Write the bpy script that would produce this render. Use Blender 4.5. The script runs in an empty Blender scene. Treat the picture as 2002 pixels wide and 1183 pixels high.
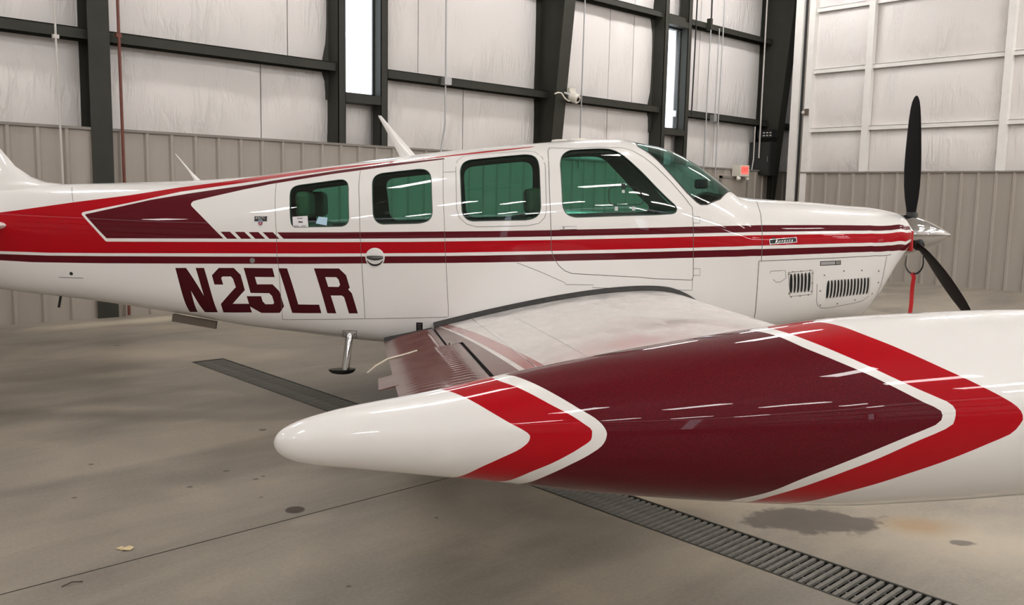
import bpy, bmesh, math, random
import numpy as np
from mathutils import Vector, Matrix
R = math.radians
random.seed(7)
SC = bpy.context.scene
COL = SC.collection

# ------------------------------------------------------------------ camera
YAW, PITCH, ROLL, FPX = 0.752669752, 0.121435928, 0.0204990127, 1713.66725
fwd = Vector((math.sin(YAW)*math.cos(PITCH), math.cos(YAW)*math.cos(PITCH), -math.sin(PITCH)))
rgt = Vector((math.cos(YAW), -math.sin(YAW), 0)); up = rgt.cross(fwd)
rgt2 = rgt*math.cos(ROLL)+up*math.sin(ROLL); up2 = up*math.cos(ROLL)-rgt*math.sin(ROLL)
cam = bpy.data.cameras.new('camera'); camo = bpy.data.objects.new('camera', cam); COL.objects.link(camo)
cam.sensor_fit = 'HORIZONTAL'; cam.sensor_width = 36; cam.lens = FPX/2002*36
cam.clip_start = .05; cam.clip_end = 200
camo.matrix_world = Matrix(((rgt2.x, up2.x, -fwd.x, 0), (rgt2.y, up2.y, -fwd.y, 0), (rgt2.z, up2.z, -fwd.z, 1.5), (0, 0, 0, 1)))
SC.camera = camo
# ------------------------------------------------------------------ world, exposure
w = bpy.data.worlds.new('World'); SC.world = w; w.use_nodes = True
bg = w.node_tree.nodes['Background']; bg.inputs['Color'].default_value = (.86, .92, 1, 1); bg.inputs['Strength'].default_value = 3.0
SC.view_settings.view_transform = 'Standard'; SC.view_settings.look = 'None'
SC.view_settings.exposure = 0.2; SC.view_settings.gamma = 1; SC.view_settings.use_curve_mapping = False
LAMP = 30.0

# ------------------------------------------------------------------ helpers
def tag(o, label=None, cat=None, group=None, kind=None):
    for k, v in (('label', label), ('category', cat), ('group', group), ('kind', kind)):
        if v: o[k] = v
    return o
def empty(name, loc=(0, 0, 0), parent=None):
    o = bpy.data.objects.new(name, None); COL.objects.link(o); o.location = loc; o.empty_display_size = .1
    if parent: o.parent = parent
    return o
def link(name, me, parent=None):
    o = bpy.data.objects.new(name, me); COL.objects.link(o)
    if parent: o.parent = parent
    return o
class MB:
    def __init__(s): s.v = []; s.f = []; s.m = []
    def add(s, vs, fs, mi=0):
        b = len(s.v); s.v += [tuple(v) for v in vs]; s.f += [tuple(b+i for i in f) for f in fs]; s.m += [mi]*len(fs); return s
    def hexa(s, p, mi=0):           # 8 points: bottom loop 0-3, top loop 4-7
        return s.add(p, [(3, 2, 1, 0), (4, 5, 6, 7), (0, 1, 5, 4), (1, 2, 6, 5), (2, 3, 7, 6), (3, 0, 4, 7)], mi)
    def box(s, x0, x1, y0, y1, z0, z1, mi=0):
        return s.hexa([(x0, y0, z0), (x1, y0, z0), (x1, y1, z0), (x0, y1, z0), (x0, y0, z1), (x1, y0, z1), (x1, y1, z1), (x0, y1, z1)], mi)
    def tube(s, pts, r, n=10, mi=0, cap=True):
        pts = [Vector(p) for p in pts]; rr = r if isinstance(r, (list, tuple)) else [r]*len(pts)
        b = len(s.v); ref = Vector((0.31, .2, .93))
        for i, p in enumerate(pts):
            t = (pts[min(i+1, len(pts)-1)]-pts[max(i-1, 0)]).normalized()
            a = t.cross(ref)
            if a.length < .2: a = t.cross(Vector((1, 0, 0)))
            a.normalize(); c = t.cross(a)
            for k in range(n):
                q = 2*math.pi*k/n; s.v.append(tuple(p+(a*math.cos(q)+c*math.sin(q))*rr[i]))
        for i in range(len(pts)-1):
            for k in range(n):
                k2 = (k+1) % n; s.f.append((b+i*n+k, b+i*n+k2, b+i*n+n+k2, b+i*n+n+k)); s.m.append(mi)
        if cap:
            s.f.append(tuple(b+k for k in range(n))[::-1]); s.m.append(mi)
            e = b+(len(pts)-1)*n; s.f.append(tuple(e+k for k in range(n))); s.m.append(mi)
        return s
    def lathe(s, prof, o, axis, n=24, mi=0, sx=1.0):      # prof: (distance along axis, radius)
        o = Vector(o); ax = Vector(axis).normalized(); a = ax.cross(Vector((0, 0, 1)))
        if a.length < .1: a = Vector((1, 0, 0))
        a.normalize(); c = ax.cross(a); b = len(s.v)
        for d, r in prof:
            for k in range(n):
                q = 2*math.pi*k/n; s.v.append(tuple(o+ax*d+(a*math.cos(q)*sx+c*math.sin(q))*r))
        for i in range(len(prof)-1):
            for k in range(n):
                k2 = (k+1) % n; s.f.append((b+i*n+k, b+i*n+k2, b+i*n+n+k2, b+i*n+n+k)); s.m.append(mi)
        s.f.append(tuple(b+k for k in range(n))[::-1]); s.m.append(mi)
        e = b+(len(prof)-1)*n; s.f.append(tuple(e+k for k in range(n))); s.m.append(mi)
        return s
    def mesh(s, name, mats, smooth=False, fix=True):
        me = bpy.data.meshes.new(name); me.from_pydata(s.v, [], s.f)
        for m in (mats if isinstance(mats, (list, tuple)) else [mats]): me.materials.append(m)
        me.polygons.foreach_set('material_index', s.m)
        if fix:
            bm = bmesh.new(); bm.from_mesh(me); bmesh.ops.recalc_face_normals(bm, faces=bm.faces); bm.to_mesh(me); bm.free()
        if smooth:
            me.polygons.foreach_set('use_smooth', [True]*len(me.polygons))
            if smooth != 'all': me.set_sharp_from_angle(angle=R(40))
        me.update(); return me
    def build(s, name, mats, parent=None, smooth=False, fix=True):
        return link(name, s.mesh(name, mats, smooth, fix), parent)
def text_mesh(txt, size, mat, extrude=0.0, shear=0.0, space=1.0):
    cu = bpy.data.curves.new('t', 'FONT'); cu.body = txt; cu.size = size; cu.extrude = extrude; cu.shear = shear
    cu.align_x = 'CENTER'; cu.align_y = 'CENTER'; cu.space_character = space; cu.resolution_u = 3
    o = bpy.data.objects.new('t', cu); COL.objects.link(o); bpy.context.view_layer.update()
    me = bpy.data.meshes.new_from_object(o.evaluated_get(bpy.context.evaluated_depsgraph_get()))
    bpy.data.objects.remove(o); me.materials.clear(); me.materials.append(mat); return me

# ------------------------------------------------------------------ materials
def mat(name, col, rough=.5, metal=0, coat=0, spec=.5, coat_rough=.03, emit=None, es=0):
    m = bpy.data.materials.new(name); m.use_nodes = True; b = m.node_tree.nodes['Principled BSDF']
    b.inputs['Base Color'].default_value = (*col, 1); b.inputs['Roughness'].default_value = rough; b.inputs['Metallic'].default_value = metal
    b.inputs['Coat Weight'].default_value = coat; b.inputs['Coat Roughness'].default_value = coat_rough; b.inputs['Specular IOR Level'].default_value = spec
    if emit: b.inputs['Emission Color'].default_value = (*emit, 1); b.inputs['Emission Strength'].default_value = es
    return m
class NT:
    def __init__(s, m): s.m = m; s.t = m.node_tree; s.b = s.t.nodes['Principled BSDF']
    def n(s, typ, **kw):
        d = s.t.nodes.new(typ)
        for k, v in kw.items():
            if k[0] == '_': d.inputs[k[1:].replace('_', ' ')].default_value = v
            else: setattr(d, k, v)
        return d
    def l(s, a, b): s.t.links.new(a, b)
    def coord(s, scale=(1, 1, 1), kind='Object', rot=(0, 0, 0)):
        tc = s.n('ShaderNodeTexCoord'); mp = s.n('ShaderNodeMapping'); mp.inputs['Scale'].default_value = scale; mp.inputs['Rotation'].default_value = rot
        s.l(tc.outputs[kind], mp.inputs[0]); return mp.outputs[0]
    def noise(s, vec, scale, detail=3, rough=.5, dist=0):
        d = s.n('ShaderNodeTexNoise'); d.inputs['Scale'].default_value = scale; d.inputs['Detail'].default_value = detail
        d.inputs['Roughness'].default_value = rough; d.inputs['Distortion'].default_value = dist; s.l(vec, d.inputs['Vector']); return d.outputs['Fac']
    def ramp(s, fac, stops):
        d = s.n('ShaderNodeValToRGB'); e = d.color_ramp.elements
        while len(e) < len(stops): e.new(.5)
        for q, (p, c) in zip(e, stops): q.position = p; q.color = (*c, 1) if len(c) == 3 else c
        s.l(fac, d.inputs[0]); return d.outputs[0]
    def mix(s, fac, a, b, mode='MIX'):
        d = s.n('ShaderNodeMix', data_type='RGBA', blend_type=mode)
        if hasattr(fac, 'is_linked') or not isinstance(fac, (int, float)): s.l(fac, d.inputs[0])
        else: d.inputs[0].default_value = fac
        for i, x in ((6, a), (7, b)):
            if isinstance(x, tuple): d.inputs[i].default_value = (*x, 1)
            else: s.l(x, d.inputs[i])
        return d.outputs[2]
    def math(s, op, a, b=None):
        d = s.n('ShaderNodeMath', operation=op)
        for i, x in ((0, a), (1, b)):
            if x is None: continue
            if isinstance(x, (int, float)): d.inputs[i].default_value = x
            else: s.l(x, d.inputs[i])
        return d.outputs[0]
    def bump(s, h, strength=.3, dist=.01):
        d = s.n('ShaderNodeBump'); d.inputs['Strength'].default_value = strength; d.inputs['Distance'].default_value = dist
        s.l(h, d.inputs['Height']); s.l(d.outputs[0], s.b.inputs['Normal'])
def vnoise(name, c0, c1, scale, rough=.5, stretch=(1, 1, 1), metal=0, bump=0, bd=.01, coat=0, spec=.5):
    m = mat(name, c0, rough, metal, coat, spec); k = NT(m); v = k.coord(stretch); f = k.noise(v, scale, 4, .6)
    k.l(k.ramp(f, [(.3, c0), (.7, c1)]), k.b.inputs['Base Color'])
    if bump: k.bump(f, bump, bd)
    return m
M_white = mat('white_paint', (.84, .82, .795), .32, 0, 1.0, .5, .015)
M_red = mat('red_paint', (.42, .0015, .008), .40, 0, 1.0, .05, .015)
M_maroon = mat('maroon_metallic_paint', (.075, .003, .010), .45, 0, 1.0, .08, .02)
k = NT(M_maroon); f = k.noise(k.coord((1, 1, 1)), 900, 1, .5)
k.l(k.ramp(f, [(.42, (.074, .0008, .0045)), (.75, (.16, .003, .012))]), k.b.inputs['Base Color'])
for m_ in (M_red, M_maroon): m_.node_tree.nodes['Principled BSDF'].inputs['Coat IOR'].default_value = 1.30
M_letter = mat('dark_maroon_vinyl', (.055, .001, .005), .5, 0, .3, .1)
M_wing = mat('dusty_white_wing_paint', (.76, .73, .70), .38, 0, .7, .5, .10)
k = NT(M_wing); f = k.noise(k.coord((1, .35, 1)), 5, 5, .65)
k.l(k.ramp(f, [(.35, (.74, .70, .67)), (.65, (.80, .775, .75))]), k.b.inputs['Base Color'])
k.l(k.ramp(f, [(.4, (.05,)*3), (.62, (.22,)*3)]), k.b.inputs['Coat Roughness'])
M_flap = mat('dusty_maroon_wing_paint', (.085, .006, .012), .5, 0, .6, .15, .14)
k = NT(M_flap); f = k.noise(k.coord((1, .4, 1)), 7, 5, .65)
k.l(k.ramp(f, [(.35, (.105, .036, .032)), (.65, (.145, .066, .057))]), k.b.inputs['Base Color'])
M_wred = mat('dusty_red_wing_paint', (.36, .02, .02), .4, 0, .8, .4, .1)
k = NT(M_wred); f = k.noise(k.coord((1, .4, 1)), 7, 5, .65)
k.l(k.ramp(f, [(.35, (.34, .045, .04)), (.65, (.42, .10, .085))]), k.b.inputs['Base Color'])
M_chrome = mat('polished_chrome', (.50, .49, .48), .06, 1)
M_blade = mat('black_propeller_paint', (.009, .008, .009), .5, 0, 0, .15)
M_rubber = mat('black_rubber', (.02, .02, .021), .6)
M_seal = vnoise('dark_rubber_seal', (.030, .029, .028), (.05, .048, .046), 30, .65)
M_wseal = mat('green_grey_window_edge', (.055, .085, .065), .5)
M_scoop = mat('dull_dark_metal', (.10, .10, .095), .35, .6)
M_seam = mat('panel_gap_dark', (.11, .10, .092), .7)
M_dark = mat('dark_opening', (.004, .004, .004), .8)
M_screw = mat('grey_screw_head', (.30, .29, .27), .4, .7)
M_plate = mat('black_badge', (.008, .008, .008), .3)
M_silver = mat('bright_silver_trim', (.75, .74, .72), .22, 1)
M_lining = vnoise('dark_cabin_lining', (.055, .05, .04), (.085, .078, .062), 25, .8)
M_leather = vnoise('olive_tan_leather', (.17, .145, .095), (.21, .18, .12), 40, .5, bump=.1, bd=.003)
M_glare = mat('black_glareshield', (.010, .010, .011), .7)
M_paper = mat('white_card', (.82, .80, .82), .6)
M_blue = mat('pale_blue_paper', (.48, .70, .86), .6)
M_ink = mat('black_print', (.03, .03, .03), .6)
M_strake = mat('brown_grey_strake', (.12, .095, .075), .6)
M_redcloth = vnoise('red_woven_ribbon', (.50, .008, .012), (.60, .015, .02), 120, .75)
M_foam = mat('red_plug_vinyl', (.50, .01, .012), .5)
M_wick = mat('pale_wick', (.82, .74, .60), .6)
M_tyre = vnoise('tyre_rubber', (.015, .015, .015), (.03, .03, .03), 30, .8)
# tinted cabin glass: thin pane, tinted transmission plus mirror reflection
def glassmat(name, tint, f0=.045):
    m = bpy.data.materials.new(name); m.use_nodes = True; t = m.node_tree; t.nodes.clear(); N = t.nodes.new; L = t.links.new
    o = N('ShaderNodeOutputMaterial'); mx = N('ShaderNodeMixShader'); tr = N('ShaderNodeBsdfTransparent'); tr.inputs[0].default_value = (*tint, 1)
    gl = N('ShaderNodeBsdfGlossy'); gl.inputs['Roughness'].default_value = 0; gl.inputs[0].default_value = (1, 1, 1, 1)
    ge = N('ShaderNodeNewGeometry'); dt = N('ShaderNodeVectorMath'); dt.operation = 'DOT_PRODUCT'; L(ge.outputs['Incoming'], dt.inputs[0]); L(ge.outputs['Normal'], dt.inputs[1])
    def mth(op, a, b=None):
        d = N('ShaderNodeMath'); d.operation = op
        for i, x in ((0, a), (1, b)):
            if x is None: continue
            if isinstance(x, (int, float)): d.inputs[i].default_value = x
            else: L(x, d.inputs[i])
        return d.outputs[0]
    c5 = mth('POWER', mth('SUBTRACT', 1.0, mth('ABSOLUTE', dt.outputs['Value'])), 5.0)
    L(mth('ADD', f0, mth('MULTIPLY', c5, 1-f0)), mx.inputs[0]); L(tr.outputs[0], mx.inputs[1]); L(gl.outputs[0], mx.inputs[2]); L(mx.outputs[0], o.inputs[0])
    return m
M_glass = glassmat('green_tinted_window', (.33, .67, .56), .045)
M_wsglass = glassmat('teal_tinted_windshield', (.40, .68, .63), .045)
M_pane = glassmat('clear_window_pane', (.95, .97, .98), .04)
# building
M_steel = vnoise('grey_green_steel', (.034, .034, .026), (.043, .042, .034), 4, .55, spec=.25)
M_tan = vnoise('tan_ribbed_metal', (.345, .305, .262), (.39, .35, .305), 3, .42, (1, 1, .15))
M_trim = mat('dark_tan_trim', (.23, .21, .185), .5)
M_insul = mat('white_vinyl_insulation', (.77, .735, .715), .42, 0, 0, .4)
k = NT(M_insul); v = k.coord((3.0, 3.0, .55), rot=(0, R(7), 0)); n1 = k.noise(v, 3.0, 3, .55, .6); n2 = k.noise(k.coord((1, 1, 1)), 1.3, 2, .5)
msk = k.ramp(n2, [(.45, (0,)*3), (.65, (1,)*3)]); wr = k.ramp(n1, [(.38, (0,)*3), (.5, (1,)*3), (.62, (0,)*3)])
k.bump(k.mix(1.0, wr, msk, 'MULTIPLY'), .55, .024)
M_doorwhite = vnoise('white_door_steel', (.78, .76, .725), (.83, .81, .775), 5, .4)
M_redpipe = vnoise('red_brown_pipe', (.13, .035, .022), (.18, .05, .03), 20, .5)
M_conduit = mat('galvanised_conduit', (.42, .42, .42), .4, .6)
M_wconduit = mat('painted_conduit', (.60, .57, .54), .5)
M_blackcable = mat('black_cable', (.012, .012, .012), .6)
M_exitbody = mat('cream_plastic', (.72, .69, .60), .45)
M_exitface = mat('lit_red_exit_panel', (.5, .1, .08), .5, emit=(1, .16, .13), es=.95)
M_exitletter = mat('exit_letter_red', (.35, .01, .01), .5, emit=(.75, .02, .02), es=.5)
M_cream = mat('cream_camera_plastic', (.78, .74, .66), .35)
M_lens = mat('dark_lens', (.02, .01, .01), .1)
M_darkbox = mat('dark_cabinet', (.020, .020, .018), .55)
M_ceil = mat('white_ceiling_liner', (.56, .545, .52), .6)
M_lamp = mat('lit_diffuser', (.9, .9, .9), .5, emit=(1, .975, .955), es=LAMP)
M_lampbody = mat('lamp_housing', (.7, .7, .7), .4)
M_grate = vnoise('weathered_steel_bar', (.15, .142, .125), (.23, .22, .195), 14, .55, metal=.3)
M_leaf = vnoise('dry_leaf', (.60, .47, .27), (.70, .56, .34), 60, .7)
M_twig = mat('dark_twig', (.05, .035, .025), .8)
M_plug = vnoise('dark_brown_cover', (.055, .042, .030), (.08, .06, .045), 60, .7)
# concrete: cloudy tone, mottles, shaped stains, soft patches, and painted light and shade
M_conc = mat('stained_concrete', (.2, .18, .15), .4, 0, 0, .35); k = NT(M_conc)
v = k.coord(); big = k.noise(v, .33, 4, .62, .4); mid = k.noise(v, 1.5, 6, .65, .3); fine = k.noise(v, 55, 4, .7); str_ = k.noise(k.coord((.35, 1.6, 1), rot=(0, 0, R(-43))), 1.2, 5, .65, .5)
c = k.ramp(big, [(.34, (.135, .118, .10)), (.50, (.225, .20, .168)), (.68, (.36, .315, .25))])
c = k.mix(.55, c, k.ramp(mid, [(.33, (.125, .11, .094)), (.53, (.235, .21, .175)), (.68, (.39, .335, .26))]))
c = k.mix(.40, c, k.ramp(str_, [(.36, (.10, .09, .078)), (.58, (.29, .26, .215))]))
c = k.mix(.22, c, k.ramp(fine, [(.3, (.12, .105, .09)), (.7, (.32, .29, .25))]))
tc = k.n('ShaderNodeTexCoord')
def stain_light_patch(c, x, y, rx, ry, col, strength, rot=0, edge=.35, ns=6, dist=.6):
    mp = k.n('ShaderNodeMapping', vector_type='TEXTURE'); mp.inputs['Location'].default_value = (x, y, 0); mp.inputs['Rotation'].default_value = (0, 0, rot); mp.inputs['Scale'].default_value = (rx, ry, 1)
    k.l(tc.outputs['Object'], mp.inputs[0])
    ln = k.n('ShaderNodeVectorMath', operation='LENGTH'); k.l(mp.outputs[0], ln.inputs[0])
    d = k.math('ADD', ln.outputs['Value'], k.math('MULTIPLY', k.math('SUBTRACT', k.noise(v, ns, 4, .6), .5), dist*2))
    r = k.ramp(d, [(max(0, .5-edge/2), (strength,)*3), (.5+edge/2, (0, 0, 0))])
    return k.mix(r, c, col)
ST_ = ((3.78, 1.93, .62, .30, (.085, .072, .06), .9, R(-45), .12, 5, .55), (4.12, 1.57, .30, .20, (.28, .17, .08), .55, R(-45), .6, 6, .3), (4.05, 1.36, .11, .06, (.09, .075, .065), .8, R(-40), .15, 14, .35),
          (2.0, 3.45, .22, .12, (.30, .265, .22), .5, 0, .5, 8, .4), (3.1, 7.9, 1.6, .7, (.42, .37, .30), .55, R(-43), .8, 2.5, .5), (3.9, 10.1, 2.2, .35, (.50, .45, .36), .8, R(2), .6, 3, .3),
          (3.0, 2.7, .9, .35, (.13, .115, .1), .5, R(-45), .6, 4, .5), (3.9, 2.5, 1.3, .6, (.50, .43, .33), .75, R(-30), .8, 3, .4), (2.65, 1.0, 1.1, .35, (.44, .38, .29), .7, R(-75), .8, 3, .4), (4.2, 1.2, 1.2, .5, (.46, .40, .31), .6, R(-50), .8, 3, .4), (2.0, 5.9, 1.9, .22, (.10, .088, .075), .6, R(-42), .7, 2.5, .5), (1.2, 6.6, .8, .5, (.11, .10, .085), .5, R(-42), .8, 2.5, .5))  # pale patches paint brighter light; long dark band paints the aircraft's shadow
for a in sorted(ST_, key=lambda q: -q[4][0]): c = stain_light_patch(c, *a)
for x, y, r in ((2.01, 4.365, .035), (1.758, 4.239, .03), (2.068, 4.141, .028), (2.12, 4.16, .022), (1.503, 4.931, .03), (1.271, 4.437, .025), (1.96, 3.87, .02), (1.62, 2.62, .018), (2.55, 5.0, .05), (2.45, 3.1, .02), (1.75, 2.75, .022), (2.9, 8.6, .06)):
    c = stain_light_patch(c, x, y, r, r*.8, (.05, .042, .035), .85, R(-45), .25, 40, .3)
g_ = k.n('ShaderNodeHueSaturation'); g_.inputs['Value'].default_value = 1.28; g_.inputs['Saturation'].default_value = 1.12; k.l(c, g_.inputs['Color']); k.l(g_.outputs[0], k.b.inputs['Base Color'])
k.l(k.ramp(mid, [(.3, (.34,)*3), (.7, (.55,)*3)]), k.b.inputs['Roughness'])
k.bump(fine, .10, .004)
M_pit = mat('dark_drain_pit', (.012, .011, .010), .9)
M_joint = mat('dark_joint_filler', (.06, .052, .045), .9)

# ================================================================== THE HANGAR
H = 7.2; X0, X1, Y0, YB = -13.0, 19.2, -14.0, 10.95
TX0, TX1, TY0, TY1 = 3.108, 3.402, -3.0, 7.40
# floor: slabs with recessed joints and a slot for the drain
mb = MB(); xs = [X0, -3.2, -3.192, TX0, TX1, 9.6, 9.608, X1]; ys = [Y0, TY0, 3.515, 3.523, TY1, YB]
for i in range(len(xs)-1):
    for j in range(len(ys)-1):
        x0, x1, y0, y1 = xs[i], xs[i+1], ys[j], ys[j+1]
        if x0 == TX0 and TY0 <= y0 < TY1: continue
        jt = (x1-x0 < .02) or (y1-y0 < .02); z = -.006 if jt else 0
        mb.add([(x0, y0, z), (x1, y0, z), (x1, y1, z), (x0, y1, z)], [(0, 1, 2, 3)], 1 if jt else 0)
        if jt:
            if y1-y0 < .02: mb.add([(x0, y0, z), (x1, y0, z), (x1, y0, 0), (x0, y0, 0)], [(0, 1, 2, 3)], 1); mb.add([(x0, y1, z), (x1, y1, z), (x1, y1, 0), (x0, y1, 0)], [(3, 2, 1, 0)], 1)
            else: mb.add([(x0, y0, z), (x0, y1, z), (x0, y1, 0), (x0, y0, 0)], [(0, 1, 2, 3)], 1); mb.add([(x1, y0, z), (x1, y1, z), (x1, y1, 0), (x1, y0, 0)], [(3, 2, 1, 0)], 1)
fl = tag(mb.build('floor', [M_conc, M_joint], fix=False), kind='structure')
pb = MB()
pb.add([(TX0, TY0, -.16), (TX1, TY0, -.16), (TX1, TY1, -.16), (TX0, TY1, -.16)], [(0, 1, 2, 3)])
for a, b_ in (((TX0, TY0), (TX0, TY1)), ((TX0, TY1), (TX1, TY1)), ((TX1, TY1), (TX1, TY0)), ((TX1, TY0), (TX0, TY0))):
    pb.add([(*a, -.16), (*b_, -.16), (*b_, 0), (*a, 0)], [(0, 1, 2, 3)])
pb.build('drain_pit', M_pit, fl, fix=False)
# drain grate: every bar a part
dr = tag(empty('floor_drain', (TX0, TY1, 0)), 'long steel slotted trench drain grate running across the concrete floor', 'drain')
fr = MB()
for x in (TX0, TX1-.012): fr.box(x-TX0, x-TX0+.012, TY0-TY1, 0, -.04, .001)
fr.box(0, TX1-TX0, -.012, 0, -.04, .001); fr.build('edge_frame', M_steel, dr)
cb = MB()
for x in (.09, .195): cb.box(x, x+.010, TY0-TY1, -.012, -.030, -.0135)
cb.build('cross_rod', M_grate, dr)
bar = MB().box(.013, TX1-TX0-.013, -.0085, .0085, -.013, 0); bme = bar.mesh('grate_bar', M_grate)
nb_ = 0; y = -.035
while y > TY0-TY1+.02 and nb_ < 285:
    o = link('grate_bar', bme, dr); o.location = (0, y, -.001+random.uniform(-.001, .001)); y -= .0365; nb_ += 1
# wall builders
def ribbed(w, h, off0, pitch=.292, rib=.028):
    """ribbed sheet along +x, facing -y, ribs proud; off0 first rib centre"""
    xs = [(0, 0)]; x = off0
    while x < w-.03:
        if x > .03: xs += [(x-.035, 0), (x-.016, -rib), (x+.016, -rib), (x+.035, 0)]
        x += pitch
    xs.append((w, 0)); b = MB(); n = len(xs)
    b.add([(x, y, 0) for x, y in xs]+[(x, y, h) for x, y in xs], [(i, i+1, n+i+1, n+i) for i in range(n-1)]); return b
WZ = 2.135
def pillow(wd, h, depth, nx=8, nz=6):
    b = MB(); vs = []
    for j in range(nz+1):
        for i in range(nx+1):
            u, v = i/nx, j/nz; vs.append((u*wd, -depth*(1-abs(2*u-1)**4)*(1-abs(2*v-1)**3), v*h))
    b.add(vs, [(j*(nx+1)+i, j*(nx+1)+i+1, (j+1)*(nx+1)+i+1, (j+1)*(nx+1)+i) for j in range(nz) for i in range(nx)])
    # returned edges so each blanket has thickness
    for (a0, a1) in (((0, 0), (0, h)), ((wd, 0), (wd, h))): b.add([(a0[0], 0, a0[1]), (a1[0], 0, a1[1]), (a1[0], .05, a1[1]), (a0[0], .05, a0[1])], [(0, 1, 2, 3)])
    for z in (0, h): b.add([(0, 0, z), (wd, 0, z), (wd, .05, z), (0, .05, z)], [(0, 1, 2, 3)])
    return b
GZ = [(3.135, 3.25), (4.90, 5.0), (6.45, 6.55)]
def wall(name, ori, rot, length, breaks_lo, breaks_hi, windows=(), skip=(), girt=M_steel, lip=.065, ph=0.0, depth=.30, wz=WZ):
    """local frame: x along the wall, -y into the room, wainscot face at y=0, insulation at y=depth"""
    r = tag(empty(name, ori), kind='structure'); r.rotation_euler = (0, 0, rot)
    bk = MB(); wb = sorted(windows); cuts = [0]
    for a, b_, z0, z1 in wb: cuts += [a-.35, b_+.35]
    cuts.append(length)
    for i in range(0, len(cuts)-1):
        a, b_ = cuts[i], cuts[i+1]
        if i % 2 == 0: bk.add([(a, depth+.08, 0), (b_, depth+.08, 0), (b_, depth+.08, H), (a, depth+.08, H)], [(0, 1, 2, 3)])
        else:
            z0, z1 = wb[i//2][2:]
            bk.add([(a, depth+.08, 0), (b_, depth+.08, 0), (b_, depth+.08, z0), (a, depth+.08, z0)], [(0, 1, 2, 3)]); bk.add([(a, depth+.08, z1), (b_, depth+.08, z1), (b_, depth+.08, H), (a, depth+.08, H)], [(0, 1, 2, 3)])
    bk.build('outer_sheet', M_darkbox, r, fix=False)
    p = .292; x = ph-p*.5
    while x < length:
        x0, x1 = max(0, x), min(length, x+3*p)
        if x1-x0 > .05 and not any(s0-.01 < x0 and x1 < s1+.01 for s0, s1 in skip):
            o = ribbed(x1-x0, wz, p*.5+(x-x0)).build('wainscot_panel', M_tan, r, fix=False); o.location = (x0, 0, 0)
        x += 3*p
    # cap trim over the wainscot
    MB().box(0, length, -.035, depth, wz, wz+.03).build('wainscot_cap', M_trim, r)
    rows = [(wz+.03, GZ[0][0]), (GZ[0][1], GZ[1][0]), (GZ[1][1], GZ[2][0]), (GZ[2][1], H)]
    for ri, (z0, z1) in enumerate(rows):
        bs = breaks_lo if ri == 0 else breaks_hi
        for a, b_ in zip(bs[:-1], bs[1:]):
            spans = [(a+.008, b_-.008, z0, z1)]
            for wa, wb_, wz0, wz1 in windows:
                if a < (wa+wb_)/2 < b_:
                    if ri == 0: spans = [(a+.008, b_-.008, z0, min(z1, wz0))]
                    elif ri == 1: spans = []
            for xa, xb, za, zb in spans:
                if xb-xa < .04: continue
                o = pillow(xb-xa, zb-za, .05).build('insulation_panel', M_insul, r, smooth='all', fix=False); o.location = (xa, depth, za)
    for z0, z1 in GZ:
        segs = [(0, length)]
        for wa, wb_, wz0, wz1 in windows:
            if wz0 < z0 < wz1: segs = [q for s0, s1 in segs for q in ((s0, wa-.13), (wb_+.13, s1)) if q[1] > q[0]] if segs and any(s0 < wa < s1 for s0, s1 in segs) else segs
        # rebuild cleanly for several windows
        ws = sorted((wa, wb_) for wa, wb_, wz0, wz1 in windows if wz0 < z0 < wz1); segs = []; s = 0
        for wa, wb_ in ws: segs.append((s, wa-.12)); s = wb_+.12
        segs.append((s, length))
        for a, b_ in segs:
            g = MB().box(a, b_, .05, .062, z0, z1).box(a, b_, .05, depth-.005, z1-.008, z1+.004); g.box(a, b_, depth-.035, depth-.02, z0-.0, z1); g.build('girt', girt, r)
    return r
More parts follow.
